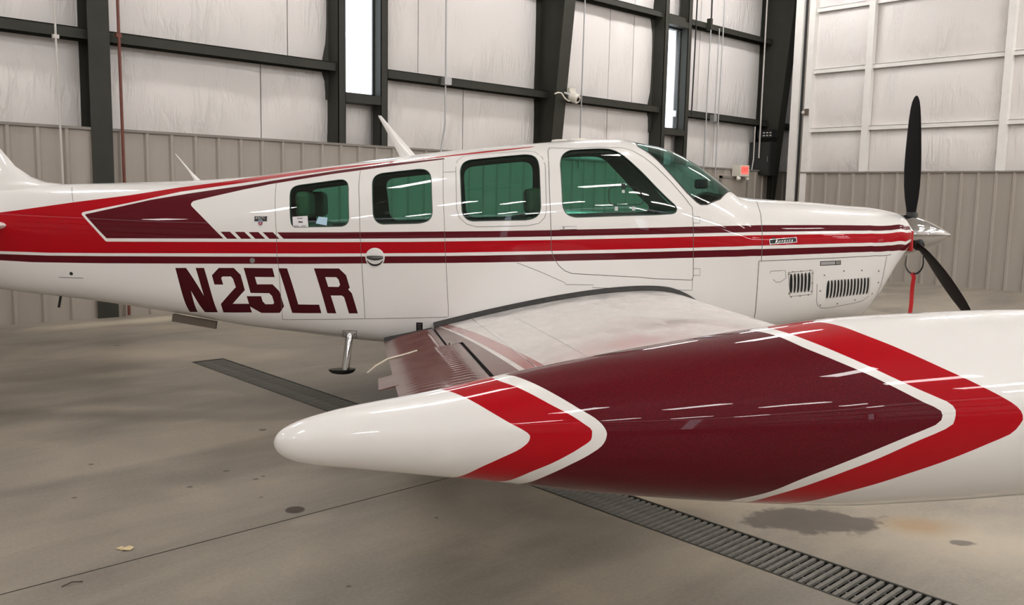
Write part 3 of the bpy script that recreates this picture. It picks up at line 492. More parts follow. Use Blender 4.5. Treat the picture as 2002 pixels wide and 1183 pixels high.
D = {"MAROON": [[[-4.5968, -0.8625], [-4.4701, -0.7769], [-4.3442, -0.7002], [-4.2191, -0.6299], [-4.0946, -0.5657], [-3.9707, -0.5073], [-3.8473, -0.4547], [-3.7244, -0.408], [-3.602, -0.367], [-3.482, -0.3344], [-3.3624, -0.3051], [-3.2433, -0.2779], [-3.1143, -0.2405], [-2.9858, -0.2049], [-2.8578, -0.1705], [-2.7263, -0.1342], [-2.5953, -0.1005], [-2.4648, -0.0697], [-2.3347, -0.0424], [-2.205, -0.0178], [-2.0758, 0.0047], [-1.9472, 0.0253], [-1.8129, 0.0466], [-1.6791, 0.0681], [-1.546, 0.0868], [-1.4136, 0.0998], [-1.281, 0.1091], [-1.1489, 0.1155], [-1.0173, 0.1208], [-0.8862, 0.1266], [-0.7488, 0.1356], [-0.6116, 0.1449], [-0.4746, 0.1502], [-0.3367, 0.15], [-0.1988, 0.1485], [-0.054, 0.1492], [0.091, 0.1501], [0.2361, 0.1511], [0.3791, 0.1515], [0.5223, 0.1518], [0.6656, 0.1522], [0.801, 0.155], [0.9367, 0.1568], [1.0733, 0.1463], [1.2101, 0.1371], [1.326, 0.1289], [1.4422, 0.1211], [1.559, 0.108], [1.6764, 0.0962], [1.8099, 0.091], [1.9445, 0.0862], [2.0812, 0.0811], [2.2082, 0.076], [2.3378, 0.0713], [2.47, 0.0585], [2.6052, -0.0087], [2.7567, -0.1667], [2.839, -0.138], [2.839, -0.0854], [2.839, -0.138], [2.839, -0.2169], [2.7761, -0.3109], [2.607, -0.1035], [2.4714, -0.0322], [2.339, -0.0171], [2.2093, -0.0113], [2.0822, -0.006], [1.9466, -0.0009], [1.813, 0.0034], [1.6807, 0.0074], [1.5613, 0.02], [1.4428, 0.0341], [1.3248, 0.0424], [1.207, 0.0512], [1.0709, 0.0618], [0.9351, 0.0736], [0.8003, 0.0724], [0.6656, 0.0702], [0.5267, 0.0687], [0.388, 0.0673], [0.2495, 0.0658], [0.1371, 0.0651], [0.0247, 0.0644], [-0.0875, 0.0637], [-0.1997, 0.0629], [-0.3377, 0.0642], [-0.4758, 0.0639], [-0.614, 0.0572], [-0.7525, 0.0461], [-0.8912, 0.0353], [-1.0216, 0.0275], [-1.1525, 0.0197], [-1.2838, 0.0106], [-1.4157, -0.0018], [-1.5482, -0.0184], [-1.6815, -0.0411], [-1.8155, -0.0669], [-1.95, -0.0928], [-2.0787, -0.1178], [-2.208, -0.1449], [-2.3378, -0.1745], [-2.4681, -0.2067], [-2.5988, -0.2424], [-2.73, -0.2811], [-2.8617, -0.3223], [-3.0468, -0.3774], [-3.2068, -0.4261], [-3.3676, -0.4784], [-3.4871, -0.5045], [-3.6071, -0.5332], [-3.7296, -0.571], [-3.8526, -0.6137], [-3.9761, -0.6615], [-4.1002, -0.7143], [-4.2249, -0.7723], [-4.3503, -0.8355], [-4.4764, -0.9047], [-4.6035, -0.9826]], [[-1.6135, 0.4208], [-1.4743, 0.4252], [-1.3359, 0.4253], [-1.198, 0.4227], [-1.0586, 0.4212], [-0.9198, 0.4208], [-0.7814, 0.4234], [-0.6347, 0.4291], [-0.4882, 0.4324], [-0.342, 0.4283], [-0.1958, 0.423], [-0.0502, 0.4208], [0.0954, 0.4199], [0.2413, 0.4198], [0.3828, 0.4214], [0.5245, 0.4231], [0.6663, 0.4248], [0.8005, 0.427], [0.9352, 0.4293], [1.071, 0.4232], [1.2072, 0.4185], [1.3247, 0.4142], [1.4431, 0.4119], [1.5644, 0.4093], [1.6859, 0.4079], [1.8204, 0.4027], [1.9561, 0.3985], [2.0935, 0.3961], [2.2177, 0.3932], [2.3449, 0.3946], [2.4738, 0.3898], [2.6117, 0.3274], [2.7596, 0.2057], [2.839, 0.1906], [2.839, 0.138], [2.839, 0.0986], [2.839, 0.1249], [2.7512, 0.1204], [2.6041, 0.2449], [2.4658, 0.3003], [2.3371, 0.3039], [2.2104, 0.3026], [2.0864, 0.3044], [1.9507, 0.3067], [1.8168, 0.3105], [1.6841, 0.3152], [1.5634, 0.322], [1.4432, 0.3305], [1.3246, 0.3356], [1.2066, 0.3417], [1.0706, 0.3494], [0.9349, 0.3581], [0.8003, 0.3572], [0.666, 0.356], [0.5241, 0.3548], [0.3824, 0.3536], [0.2408, 0.3525], [0.0948, 0.3522], [-0.0509, 0.3526], [-0.1966, 0.3539], [-0.3429, 0.3574], [-0.4891, 0.3594], [-0.6356, 0.3554], [-0.7824, 0.3486], [-0.9209, 0.3448], [-1.0597, 0.3439], [-1.1991, 0.3438], [-1.3221, 0.3442], [-1.4456, 0.3424], [-1.5696, 0.3365]], [[-2.9704, 0.697], [-2.8484, 0.7586], [-2.6824, 0.8403], [-2.5184, 0.918], [-2.3901, 0.9599], [-2.2622, 0.9998], [-2.1085, 1.0364], [-1.9812, 1.0636], [-1.8538, 1.0893], [-1.6875, 1.1266], [-1.5702, 1.1399], [-1.453, 1.1512], [-1.3362, 1.1631], [-1.2193, 1.1731], [-1.0997, 1.1732], [-0.9805, 1.1749], [-0.8618, 1.1801], [-0.7337, 1.1775], [-0.606, 1.177], [-0.4787, 1.1781], [-0.4704, 1.157], [-0.5997, 1.1473], [-0.7292, 1.1385], [-0.8588, 1.1308], [-0.9888, 1.1232], [-1.1192, 1.1187], [-1.2501, 1.1153], [-1.3933, 1.0997], [-1.5369, 1.0824], [-1.6808, 1.0632], [-1.8589, 1.0116], [-2.0277, 0.9457], [-2.1855, 0.8814], [-2.2098, 0.8663], [-2.221, 0.8436], [-2.2239, 0.8163], [-2.2163, 0.7884], [-2.0984, 0.5464], [-1.9882, 0.3085], [-2.1057, 0.3004], [-2.2237, 0.2918], [-2.342, 0.2822], [-2.4606, 0.271], [-2.5796, 0.2579], [-2.699, 0.2432], [-2.8187, 0.2274], [-2.9723, 0.6828]], [[-2.0085, 0.4108], [-1.9419, 0.4134], [-1.8916, 0.3114], [-1.9624, 0.3063]], [[-1.9086, 0.4121], [-1.8421, 0.415], [-1.7932, 0.3192], [-1.8644, 0.3134]], [[-1.812, 0.4141], [-1.7439, 0.4176], [-1.6968, 0.3271], [-1.7666, 0.3214]], [[-1.7144, 0.4168], [-1.6435, 0.4203], [-1.5984, 0.3345], [-1.6686, 0.3293]]], "RED": [[[-4.5777, 0.045], [-4.4505, 0.2217], [-4.3244, 0.358], [-4.1994, 0.4659], [-4.0754, 0.5529], [-3.9523, 0.6245], [-3.8303, 0.6845], [-3.7092, 0.7359], [-3.589, 0.7809], [-3.4125, 0.8301], [-3.2432, 0.8774], [-3.0753, 0.9228], [-2.8637, 0.9717], [-2.6806, 1.0168], [-2.5622, 1.0574], [-2.4447, 1.0998], [-2.3279, 1.1447], [-2.2152, 1.1781], [-2.1025, 1.2115], [-1.9899, 1.246], [-1.811, 1.3445], [-1.7168, 1.3517], [-1.584, 1.3323], [-1.4517, 1.3124], [-1.267, 1.2867], [-1.1313, 1.2579], [-0.9973, 1.2372], [-0.8647, 1.2251], [-0.7367, 1.221], [-0.6092, 1.2196], [-0.482, 1.2206], [-0.3344, 1.2302], [-0.1866, 1.2432], [-0.0705, 1.2472], [0.0457, 1.2541], [0.1621, 1.2625], [0.1297, 1.2395], [-0.0289, 1.2191], [-0.1867, 1.2047], [-0.333, 1.2005], [-0.4793, 1.1984], [-0.6067, 1.1952], [-0.7345, 1.1938], [-0.8627, 1.1944], [-0.9819, 1.1937], [-1.1017, 1.197], [-1.2221, 1.2027], [-1.3398, 1.1988], [-1.4574, 1.1927], [-1.5757, 1.1883], [-1.694, 1.1818], [-1.8448, 1.1599], [-1.9932, 1.124], [-2.1545, 1.0855], [-2.3158, 1.0448], [-2.4325, 0.9885], [-2.5503, 0.9333], [-2.6692, 0.8781], [-2.8272, 0.8097], [-2.9869, 0.7377], [-2.997, 0.7193], [-2.9955, 0.6867], [-2.9088, 0.4328], [-2.8275, 0.1684], [-2.8211, 0.1585], [-2.8167, 0.1571], [-2.6691, 0.1805], [-2.522, 0.2016], [-2.3756, 0.2196], [-2.2305, 0.2349], [-2.0861, 0.2485], [-1.9424, 0.2609], [-1.8173, 0.2714], [-1.6927, 0.2828], [-1.5685, 0.2927], [-1.4451, 0.2993], [-1.3222, 0.3016], [-1.1998, 0.3016], [-1.0777, 0.3025], [-0.9561, 0.3037], [-0.8349, 0.3066], [-0.7139, 0.3117], [-0.5844, 0.3185], [-0.4552, 0.3217], [-0.3261, 0.3197], [-0.197, 0.3172], [-0.0513, 0.3153], [0.0945, 0.3142], [0.2405, 0.3138], [0.3822, 0.3151], [0.5239, 0.3165], [0.6659, 0.3179], [0.8002, 0.3197], [0.9349, 0.3209], [1.0705, 0.312], [1.2064, 0.3042], [1.3243, 0.2975], [1.4427, 0.2916], [1.5623, 0.2815], [1.6824, 0.2731], [1.8149, 0.2681], [1.9486, 0.264], [2.0842, 0.261], [2.2135, 0.2583], [2.3457, 0.2583], [2.48, 0.2501], [2.6159, 0.1858], [2.7651, 0.0607], [2.839, 0.0723], [2.839, 0.0723], [2.839, -0.046], [2.839, -0.0799], [2.7527, -0.1004], [2.6043, 0.0459], [2.4697, 0.1091], [2.3376, 0.1194], [2.2081, 0.1223], [2.0811, 0.1261], [1.9457, 0.1301], [1.8123, 0.1342], [1.68, 0.1387], [1.5607, 0.1488], [1.4421, 0.1607], [1.3242, 0.1672], [1.2064, 0.1742], [1.0705, 0.1839], [0.9349, 0.1948], [0.8002, 0.1939], [0.6657, 0.1921], [0.5235, 0.1908], [0.3816, 0.1894], [0.2398, 0.188], [0.0935, 0.1879], [-0.0525, 0.1881], [-0.1984, 0.1888], [-0.3362, 0.1893], [-0.4742, 0.1886], [-0.6133, 0.1831], [-0.7528, 0.1737], [-0.8925, 0.1648], [-1.0219, 0.1604], [-1.1517, 0.1565], [-1.282, 0.1517], [-1.4127, 0.1443], [-1.545, 0.1331], [-1.6781, 0.1166], [-1.8118, 0.0975], [-1.946, 0.0787], [-2.0745, 0.0596], [-2.2036, 0.0388], [-2.3333, 0.0158], [-2.4633, -0.0098], [-2.5938, -0.0387], [-2.7248, -0.0707], [-2.8562, -0.1052], [-2.9842, -0.1377], [-3.1126, -0.1712], [-3.2415, -0.2067], [-3.3606, -0.2307], [-3.4801, -0.2568], [-3.6, -0.2859], [-3.722, -0.311], [-3.8443, -0.3405], [-3.9671, -0.3746], [-4.0904, -0.4132], [-4.2141, -0.4563], [-4.3383, -0.504], [-4.463, -0.5566], [-4.5884, -0.6166]]], "LET": [[[-2.3404, -0.2519], [-2.2635, -0.2319], [-2.1523, -0.6192], [-2.1959, -0.215], [-2.1358, -0.2006], [-2.07, -0.8243], [-2.1661, -0.871], [-2.2406, -0.5814], [-2.2214, -0.8951], [-2.2822, -0.9339]], [[-2.0318, -0.1767], [-1.9259, -0.1539], [-1.8811, -0.2514], [-1.8569, -0.4629], [-1.9511, -0.6643], [-1.834, -0.6298], [-1.8218, -0.7345], [-2.0293, -0.8096], [-2.037, -0.6938], [-1.9196, -0.4394], [-1.9362, -0.3252], [-1.9499, -0.2936], [-2.0084, -0.3078], [-2.0188, -0.3327], [-2.007, -0.426], [-2.0696, -0.4428], [-2.0837, -0.3066]], [[-1.8573, -0.1395], [-1.6558, -0.1009], [-1.6425, -0.2299], [-1.7815, -0.2598], [-1.769, -0.3614], [-1.6601, -0.3343], [-1.6144, -0.418], [-1.589, -0.5919], [-1.6238, -0.6786], [-1.755, -0.719], [-1.8314, -0.663], [-1.8474, -0.5386], [-1.7455, -0.5107], [-1.7372, -0.5723], [-1.7193, -0.6017], [-1.6656, -0.5868], [-1.6569, -0.5669], [-1.6689, -0.4882], [-1.6877, -0.4583], [-1.8186, -0.49]], [[-1.6155, -0.0931], [-1.5543, -0.0846], [-1.4887, -0.5454], [-1.344, -0.5223], [-1.3316, -0.6141], [-1.5359, -0.6547]], [[-1.3692, -0.06], [-1.1971, -0.0476], [-1.1498, -0.1364], [-1.1275, -0.2965], [-1.1386, -0.3168], [-1.1148, -0.3637], [-1.0792, -0.5814], [-1.1412, -0.5893], [-1.1693, -0.4152], [-1.1848, -0.3967], [-1.2604, -0.4057], [-1.2285, -0.6015], [-1.2908, -0.6092]]], "HOLE": [[[-1.2938, -0.1744], [-1.2184, -0.1685], [-1.203, -0.1982], [-1.1937, -0.2647], [-1.2044, -0.2932], [-1.2757, -0.2988]]], "WIN": [[[-1.5292, 0.8544], [-1.5296, 0.8735], [-1.5295, 0.8864], [-1.5289, 0.9057], [-1.5279, 0.9213], [-1.5255, 0.9375], [-1.523, 0.9476], [-1.518, 0.961], [-1.5134, 0.9696], [-1.5063, 0.9794], [-1.501, 0.9845], [-1.4924, 0.9898], [-1.4822, 0.9931], [-1.4707, 0.996], [-1.463, 0.9975], [-1.4514, 0.999], [-1.2052, 1.0138], [-1.1956, 1.0133], [-1.1892, 1.0124], [-1.1795, 1.0102], [-1.1717, 1.0077], [-1.1634, 1.0026], [-1.1579, 0.9976], [-1.1504, 0.9883], [-1.1451, 0.9798], [-1.1393, 0.9676], [-1.136, 0.9587], [-1.1325, 0.945], [-1.1304, 0.9314], [-1.1283, 0.9153], [-1.1272, 0.9046], [-1.1261, 0.8889], [-1.1198, 0.5869], [-1.1207, 0.5712], [-1.122, 0.5608], [-1.1248, 0.5456], [-1.1276, 0.5349], [-1.1326, 0.5223], [-1.137, 0.5149], [-1.1446, 0.5061], [-1.1517, 0.5007], [-1.1613, 0.4955], [-1.1679, 0.4931], [-1.178, 0.4914], [-1.4888, 0.4916], [-1.4953, 0.4941], [-1.4994, 0.4976], [-1.5046, 0.5049], [-1.508, 0.5127], [-1.5117, 0.5237], [-1.5137, 0.5316], [-1.5157, 0.544], [-1.5188, 0.5802], [-1.5206, 0.6068], [-1.5215, 0.6245], [-1.5225, 0.6509]], [[-0.9621, 0.9076], [-0.9623, 0.9226], [-0.9621, 0.9328], [-0.9612, 0.948], [-0.9602, 0.9595], [-0.958, 0.9732], [-0.9558, 0.9821], [-0.9517, 0.9944], [-0.948, 1.0026], [-0.9422, 1.0127], [-0.9377, 1.0185], [-0.9304, 1.0254], [-0.9208, 1.0316], [-0.9104, 1.0367], [-0.9032, 1.0391], [-0.8922, 1.041], [-0.6592, 1.0514], [-0.6459, 1.0506], [-0.637, 1.0492], [-0.6237, 1.0457], [-0.6127, 1.0418], [-0.6017, 1.0348], [-0.5948, 1.0283], [-0.5854, 1.0164], [-0.5791, 1.0059], [-0.5722, 0.9909], [-0.5686, 0.9802], [-0.5648, 0.9637], [-0.5631, 0.9503], [-0.5613, 0.9325], [-0.5604, 0.9207], [-0.5595, 0.9034], [-0.5546, 0.6382], [-0.5552, 0.6233], [-0.5561, 0.6134], [-0.5582, 0.5987], [-0.5604, 0.5877], [-0.5645, 0.5749], [-0.5681, 0.567], [-0.5745, 0.5564], [-0.5801, 0.5497], [-0.5884, 0.5416], [-0.5943, 0.537], [-0.6036, 0.5315], [-0.6205, 0.5245], [-0.6355, 0.5197], [-0.6456, 0.5174], [-0.6609, 0.5153], [-0.8859, 0.5072], [-0.8971, 0.5094], [-0.9044, 0.5125], [-0.9148, 0.5193], [-0.922, 0.5259], [-0.9307, 0.537], [-0.9359, 0.5457], [-0.9422, 0.5602], [-0.9464, 0.574], [-0.9505, 0.5918], [-0.9525, 0.6041], [-0.954, 0.6226]], [[-0.3629, 0.977], [-0.3621, 0.9978], [-0.3606, 1.0118], [-0.357, 1.0327], [-0.353, 1.0493], [-0.3465, 1.0669], [-0.3408, 1.0775], [-0.3309, 1.0904], [-0.3223, 1.0978], [-0.3098, 1.1057], [-0.3011, 1.1094], [-0.2878, 1.1123], [0.0658, 1.1264], [0.081, 1.1257], [0.0912, 1.1242], [0.1063, 1.1202], [0.1204, 1.1148], [0.1314, 1.1075], [0.1383, 1.1006], [0.1476, 1.0883], [0.1536, 1.0776], [0.1604, 1.0622], [0.164, 1.0513], [0.1677, 1.0346], [0.1704, 1.0135], [0.1725, 0.9923], [0.1734, 0.9784], [0.174, 0.9581], [0.1755, 0.6521], [0.1747, 0.6358], [0.1735, 0.625], [0.1708, 0.6088], [0.1678, 0.5962], [0.1629, 0.5825], [0.1587, 0.574], [0.1512, 0.5627], [0.1448, 0.5555], [0.1352, 0.5469], [0.1284, 0.5422], [0.1178, 0.5367], [0.1027, 0.5315], [0.0876, 0.5276], [0.0775, 0.5258], [0.0622, 0.5245], [-0.2789, 0.5293], [-0.2911, 0.5318], [-0.2992, 0.535], [-0.3106, 0.5419], [-0.3186, 0.5485], [-0.3282, 0.5593], [-0.334, 0.5679], [-0.3412, 0.5822], [-0.3461, 0.5957], [-0.3509, 0.6131], [-0.3532, 0.6252], [-0.355, 0.6433]], [[0.3175, 0.9897], [0.3187, 1.0102], [0.3203, 1.0243], [0.3239, 1.0456], [0.3272, 1.0612], [0.3341, 1.0811], [0.3402, 1.0936], [0.3512, 1.1102], [0.3633, 1.1235], [0.3784, 1.1359], [0.3891, 1.1418], [0.4053, 1.1464], [0.5636, 1.1553], [0.582, 1.1561], [0.5943, 1.1562], [0.6127, 1.1556], [0.6286, 1.1546], [0.6439, 1.1521], [0.6541, 1.1495], [0.669, 1.1441], [0.6789, 1.1396], [0.6929, 1.1312], [0.702, 1.1246], [0.715, 1.1132], [0.7263, 1.1019], [0.7397, 1.0872], [0.7483, 1.0771], [0.7607, 1.0616], [0.7778, 1.0399], [0.7943, 1.0201], [0.8053, 1.0072], [0.8215, 0.9881], [0.8528, 0.9517], [0.8698, 0.9316], [0.8809, 0.9178], [0.8973, 0.8967], [0.9397, 0.8397], [0.9562, 0.8175], [0.9674, 0.8027], [0.9843, 0.7801], [1.0073, 0.7494], [1.0244, 0.7266], [1.0359, 0.7113], [1.0534, 0.6882], [1.081, 0.6519], [1.0863, 0.6432], [1.0894, 0.6368], [1.0935, 0.6267], [1.0959, 0.6188], [1.0973, 0.6084], [1.0972, 0.6011], [1.0953, 0.5907], [1.0923, 0.5823], [1.0875, 0.5741], [1.0834, 0.5697], [1.0766, 0.5653], [1.0688, 0.563], [1.0595, 0.5611], [1.0533, 0.5603], [1.0439, 0.5597], [0.4256, 0.5431], [0.4085, 0.545], [0.3972, 0.5477], [0.3807, 0.5541], [0.3681, 0.5609], [0.3551, 0.5721], [0.3474, 0.5817], [0.3384, 0.5985], [0.3332, 0.6131], [0.3277, 0.6336], [0.3251, 0.6476], [0.3229, 0.6686]]], "WS": [[[0.8639, 1.4038], [0.8756, 1.2212], [0.9395, 1.1473], [0.994, 1.0649], [1.0816, 0.9256], [1.1719, 0.7765], [1.2401, 0.6784], [1.2664, 0.6536], [1.3122, 0.6555], [1.4114, 0.7363], [1.5673, 1.0713]]], "DOOR": [[[0.253, 1.2041], [0.2404, 1.1532], [0.2368, 0.809], [0.2413, 0.4847], [0.2436, 0.2031], [0.2563, 0.1181], [0.2909, 0.0148], [0.3346, -0.0546], [0.3828, -0.0893], [0.6781, -0.1281], [0.8399, -0.147], [1.1986, -0.2233], [1.2091, -0.1859], [1.2083, 0.4496], [1.2059, 0.6209], [1.1513, 0.7299], [1.0681, 0.867], [0.9775, 0.9919], [0.8956, 1.0846], [0.8283, 1.1349], [0.75, 1.1635], [0.6076, 1.1773], [0.4271, 1.1665], [0.3208, 1.1837]]], "COWL": [[[1.7256, 1.0199], [1.7022, 0.7261], [1.6993, 0.5971], [1.6896, 0.4273], [1.6799, -0.0536], [1.6625, -0.0566], [1.6519, -0.4775], [1.6462, -0.7069]]], "SEAM": [[[-1.6403, 1.0596], [-1.6255, 0.6524], [-1.6194, 0.4282], [-1.6199, 0.1156], [-1.6121, -0.0758], [-1.6085, -0.3249], [-1.6059, -0.5451], [-1.6093, -0.7569]], [[-1.0552, 1.1134], [-1.0553, 0.9225], [-1.0491, 0.7595], [-1.0462, 0.5997], [-1.0451, 0.4299], [-1.0442, 0.3304], [-1.04, 0.0546], [-1.0368, -0.1966], [-1.0337, -0.4271], [-1.0318, -0.6291]], [[-1.6093, -0.7569], [-1.4885, -0.7195], [-1.3691, -0.6904], [-1.2506, -0.6667], [-1.1346, -0.6459], [-1.0193, -0.6281], [-0.9045, -0.6125], [-0.7992, -0.5974], [-0.6942, -0.5821], [-0.5807, -0.5664], [-0.4674, -0.5548]], [[-0.4819, 1.1468], [-0.4792, 0.947], [-0.4794, 0.7892], [-0.4754, 0.597], [-0.4724, 0.3835], [-0.4713, 0.1758], [-0.4681, 0.0095], [-0.4643, -0.2322], [-0.4606, -0.4514], [-0.4623, -0.5515]], [[-0.4772, 0.9945], [-0.3952, 0.991]], [[-0.3941, 1.025], [-0.3846, 1.1118], [-0.3474, 1.1711], [-0.2912, 1.189], [-0.1646, 1.1835], [-0.0382, 1.1805], [0.0882, 1.1807], [0.1534, 1.1502], [0.1982, 1.0799], [0.2149, 0.9966], [0.213, 0.8069], [0.2135, 0.6158], [0.2007, 0.5445], [0.1621, 0.4907], [0.0821, 0.4675], [-0.0309, 0.4675], [-0.1438, 0.4683], [-0.2567, 0.4698], [-0.3241, 0.5015], [-0.3731, 0.567], [-0.39, 0.6549], [-0.3914, 0.8347], [-0.3941, 1.025]], [[0.0104, 0.0548], [0.1762, -0.0688], [0.334, -0.1983], [0.3357, -0.2182], [0.5279, -0.2299], [0.5189, -0.2602], [0.6323, -0.2687], [0.7458, -0.2772], [0.8594, -0.2857], [0.9734, -0.2985], [1.0881, -0.3212], [1.203, -0.3412], [1.2046, -0.2045]], [[1.2097, 0.5275], [1.2555, 0.5231], [1.2551, 0.4553], [1.2085, 0.4581]], [[1.2067, -0.0839], [1.2549, -0.0901], [1.2555, -0.1731], [1.209, -0.167]], [[1.6625, -0.0566], [1.7766, -0.0604], [1.8915, -0.0635], [2.0076, -0.068], [2.1253, -0.0735], [2.2446, -0.0806], [2.3704, -0.0851], [2.4984, -0.105], [2.6307, -0.1902]], [[1.6625, -0.0566], [1.657, -0.2764], [1.6526, -0.4767], [1.6482, -0.7172]], [[2.5963, -0.1859], [2.5817, -0.424], [2.5673, -0.7631], [2.5387, -0.9661]], [[2.0796, -0.3989], [2.0869, -0.6083], [2.1014, -0.6703], [2.1311, -0.7075], [2.1757, -0.7255], [2.3113, -0.7253], [2.4402, -0.7228], [2.4837, -0.6792]], [[1.7432, -0.2231], [1.7444, -0.1946], [1.8494, -0.1952], [1.8542, -0.293], [1.8192, -0.3328], [1.7868, -0.3328], [1.762, -0.2954]], [[1.8701, -0.2239], [2.0463, -0.2223], [2.0488, -0.5167], [1.8897, -0.5124], [1.8701, -0.2239]], [[0.3019, 0.4239], [0.3039, 0.4465], [0.3197, 0.4528], [0.4159, 0.4517], [0.4229, 0.4383], [0.4157, 0.4238], [0.3019, 0.4239]], [[-3.1171, 1.2808], [-3.0667, 0.9305]]], "L1": [[[1.8907, -0.241], [1.8948, -0.4768]], [[1.9168, -0.2402], [1.9187, -0.4782]], [[1.9421, -0.2409], [1.9433, -0.4786]], [[1.9675, -0.2416], [1.969, -0.4806]], [[1.9938, -0.241], [1.9939, -0.4826]], [[2.0202, -0.2421], [2.0205, -0.4838]]], "L2": [[[2.1623, -0.3694], [2.1617, -0.5967]], [[2.1865, -0.3712], [2.1862, -0.5985]], [[2.2107, -0.3731], [2.2107, -0.6004]], [[2.2351, -0.3751], [2.2352, -0.6025]], [[2.2596, -0.3772], [2.26, -0.6047]], [[2.2842, -0.3795], [2.2848, -0.6072]], [[2.3089, -0.3821], [2.3097, -0.6101]], [[2.3337, -0.385], [2.3348, -0.6133]], [[2.3587, -0.3882], [2.36, -0.617]], [[2.3837, -0.392], [2.3853, -0.6212]], [[2.4088, -0.3963], [2.4108, -0.626]], [[2.4341, -0.4012], [2.4363, -0.6315]], [[2.4594, -0.4069], [2.4621, -0.6384]]], "SCREW": [[2.1311, -0.3003], [2.2738, -0.2714], [2.4082, -0.295], [2.5396, -0.3664], [2.5468, -0.5429], [2.5101, -0.6698], [2.3793, -0.6835], [2.2496, -0.688], [2.1206, -0.6686], [2.1068, -0.4908], [1.8786, -0.2466], [1.8809, -0.3656], [1.8818, -0.4786], [1.8982, -0.5177], [1.9625, -0.5191], [2.0239, -0.5181], [2.0454, -0.482], [2.045, -0.3827], [2.0462, -0.2608], [2.0273, -0.2209], [1.9623, -0.2218], [1.9026, -0.2209]], "scoop": [[-0.9479, 0.1092]], "cap": [[-1.7928, -0.0117]], "drain": [[-3.0945, -0.6069]], "slot": [[2.096, -0.115], [2.247, -0.1248], [2.2479, -0.1749], [2.0968, -0.1647]], "badge": [[1.7369, 0.2229], [1.9225, 0.2099], [1.9216, 0.154], [1.736, 0.1684]], "badge2": [[-1.7681, 0.6263], [-1.6854, 0.6248], [-1.685, 0.5612], [-1.7676, 0.5608]], "shield": [[-1.7313, 0.5527]], "plac": [[-0.6814, -0.6233], [-0.6394, -0.6187], [-0.6424, -0.7121], [-0.6845, -0.7174]], "brk": [[-1.1929, -0.7876], [-1.0985, -0.7664], [-1.1173, -0.9924], [-1.2144, -1.0187]], "drainline": [[-3.1908, -0.7112], [-3.0111, -0.6583]], "ant_tail": [[-2.2361, 1.3559]], "step": [[-1.1702, -1.0187]]}
D2 = {"card": [[-1.5061, 0.613], [-1.402, 0.6203], [-1.3963, 0.4896], [-1.5009, 0.4934]], "blue": [[-1.3263, 0.6077], [-1.2649, 0.5945], [-1.2706, 0.5043], [-1.3458, 0.5308]]}
TK = {"T": [[-0.556, 1.0864, 0.002], [-0.552, 1.0864, 0.0115], [-0.544, 1.0866, 0.0205], [-0.531, 1.087, 0.0285], [-0.51, 1.088, 0.0365], [-0.47, 1.0905, 0.0455], [-0.42, 1.0937, 0.0537], [-0.3, 1.097, 0.0705], [-0.15, 1.1042, 0.094], [0.0, 1.1086, 0.1175], [0.15, 1.1133, 0.1367], [0.3, 1.1187, 0.1521], [0.45, 1.1236, 0.163], [0.6, 1.1286, 0.1636], [0.75, 1.133, 0.161], [0.9, 1.133, 0.157], [1.1, 1.133, 0.147], [1.3, 1.133, 0.13], [1.5, 1.133, 0.106], [1.65, 1.133, 0.078], [1.75, 1.133, 0.048], [1.79, 1.133, 0.025], [1.8, 1.133, 0.004]], "E": [[[-0.2706, 1.6357], [-0.2453, 1.2747], [-0.2136, 0.9137], [-0.1819, 0.6105], [-0.1502, 0.365], [-0.1227, 0.1917], [-0.1164, 0.1339], [-0.1164, 0.0906], [-0.1185, 0.0329], [-0.129, -0.0682], [-0.1671, -0.2993], [-0.1988, -0.5303], [-0.2474, -1.1079]], [[-0.184, 1.7657], [-0.165, 1.3325], [-0.1333, 1.0148], [-0.0868, 0.6393], [-0.0403, 0.3505], [-0.0234, 0.235], [-0.0171, 0.1917], [-0.0171, 0.1195], [-0.0192, 0.0473], [-0.0318, -0.0393], [-0.072, -0.2848], [-0.1185, -0.5881], [-0.165, -1.0935]], [[-0.1502, 1.5346], [-0.1164, 1.1447], [-0.0847, 0.8559], [-0.0403, 0.5238], [-0.0065, 0.3072], [0.002, 0.2206], [0.0062, 0.1339], [0.0041, 0.0473], [-0.0023, -0.0393], [-0.0192, -0.1549], [-0.0572, -0.3859], [-0.0931, -0.6603], [-0.129, -1.0646]], [[0.2724, 1.5491], [0.2872, 1.4191], [0.3062, 1.2458], [0.3316, 1.0292], [0.3717, 0.8126], [0.4267, 0.5816], [0.4711, 0.4083], [0.507, 0.2783], [0.5218, 0.235], [0.526, 0.1773], [0.5239, 0.1339], [0.5154, 0.0906], [0.4837, 0.0184], [0.4351, -0.0971], [0.3739, -0.2704], [0.3147, -0.487], [0.2724, -0.718], [0.2302, -0.9491], [0.2154, -1.0935]], [[0.302, 1.5635], [0.3147, 1.3902], [0.3379, 1.1736], [0.376, 0.9281], [0.4309, 0.6682], [0.488, 0.4516], [0.5239, 0.3361], [0.5408, 0.2783], [0.5471, 0.2061], [0.545, 0.1339], [0.5408, 0.0762], [0.526, 0.0329], [0.4837, -0.0682], [0.4372, -0.1982], [0.376, -0.3859], [0.3189, -0.6169], [0.2767, -0.8336], [0.245, -1.1368]], [[0.3886, 1.5058], [0.4098, 1.3325], [0.4372, 1.1159], [0.4753, 0.9137], [0.5302, 0.6682], [0.5873, 0.4516], [0.6253, 0.3072], [0.6443, 0.2206], [0.6528, 0.1339], [0.6528, 0.0906], [0.6464, 0.0329], [0.638, -0.0249], [0.6, -0.126], [0.5387, -0.2848], [0.4626, -0.4725], [0.3886, -0.7036], [0.3358, -1.0068], [0.3105, -1.1801]]]}
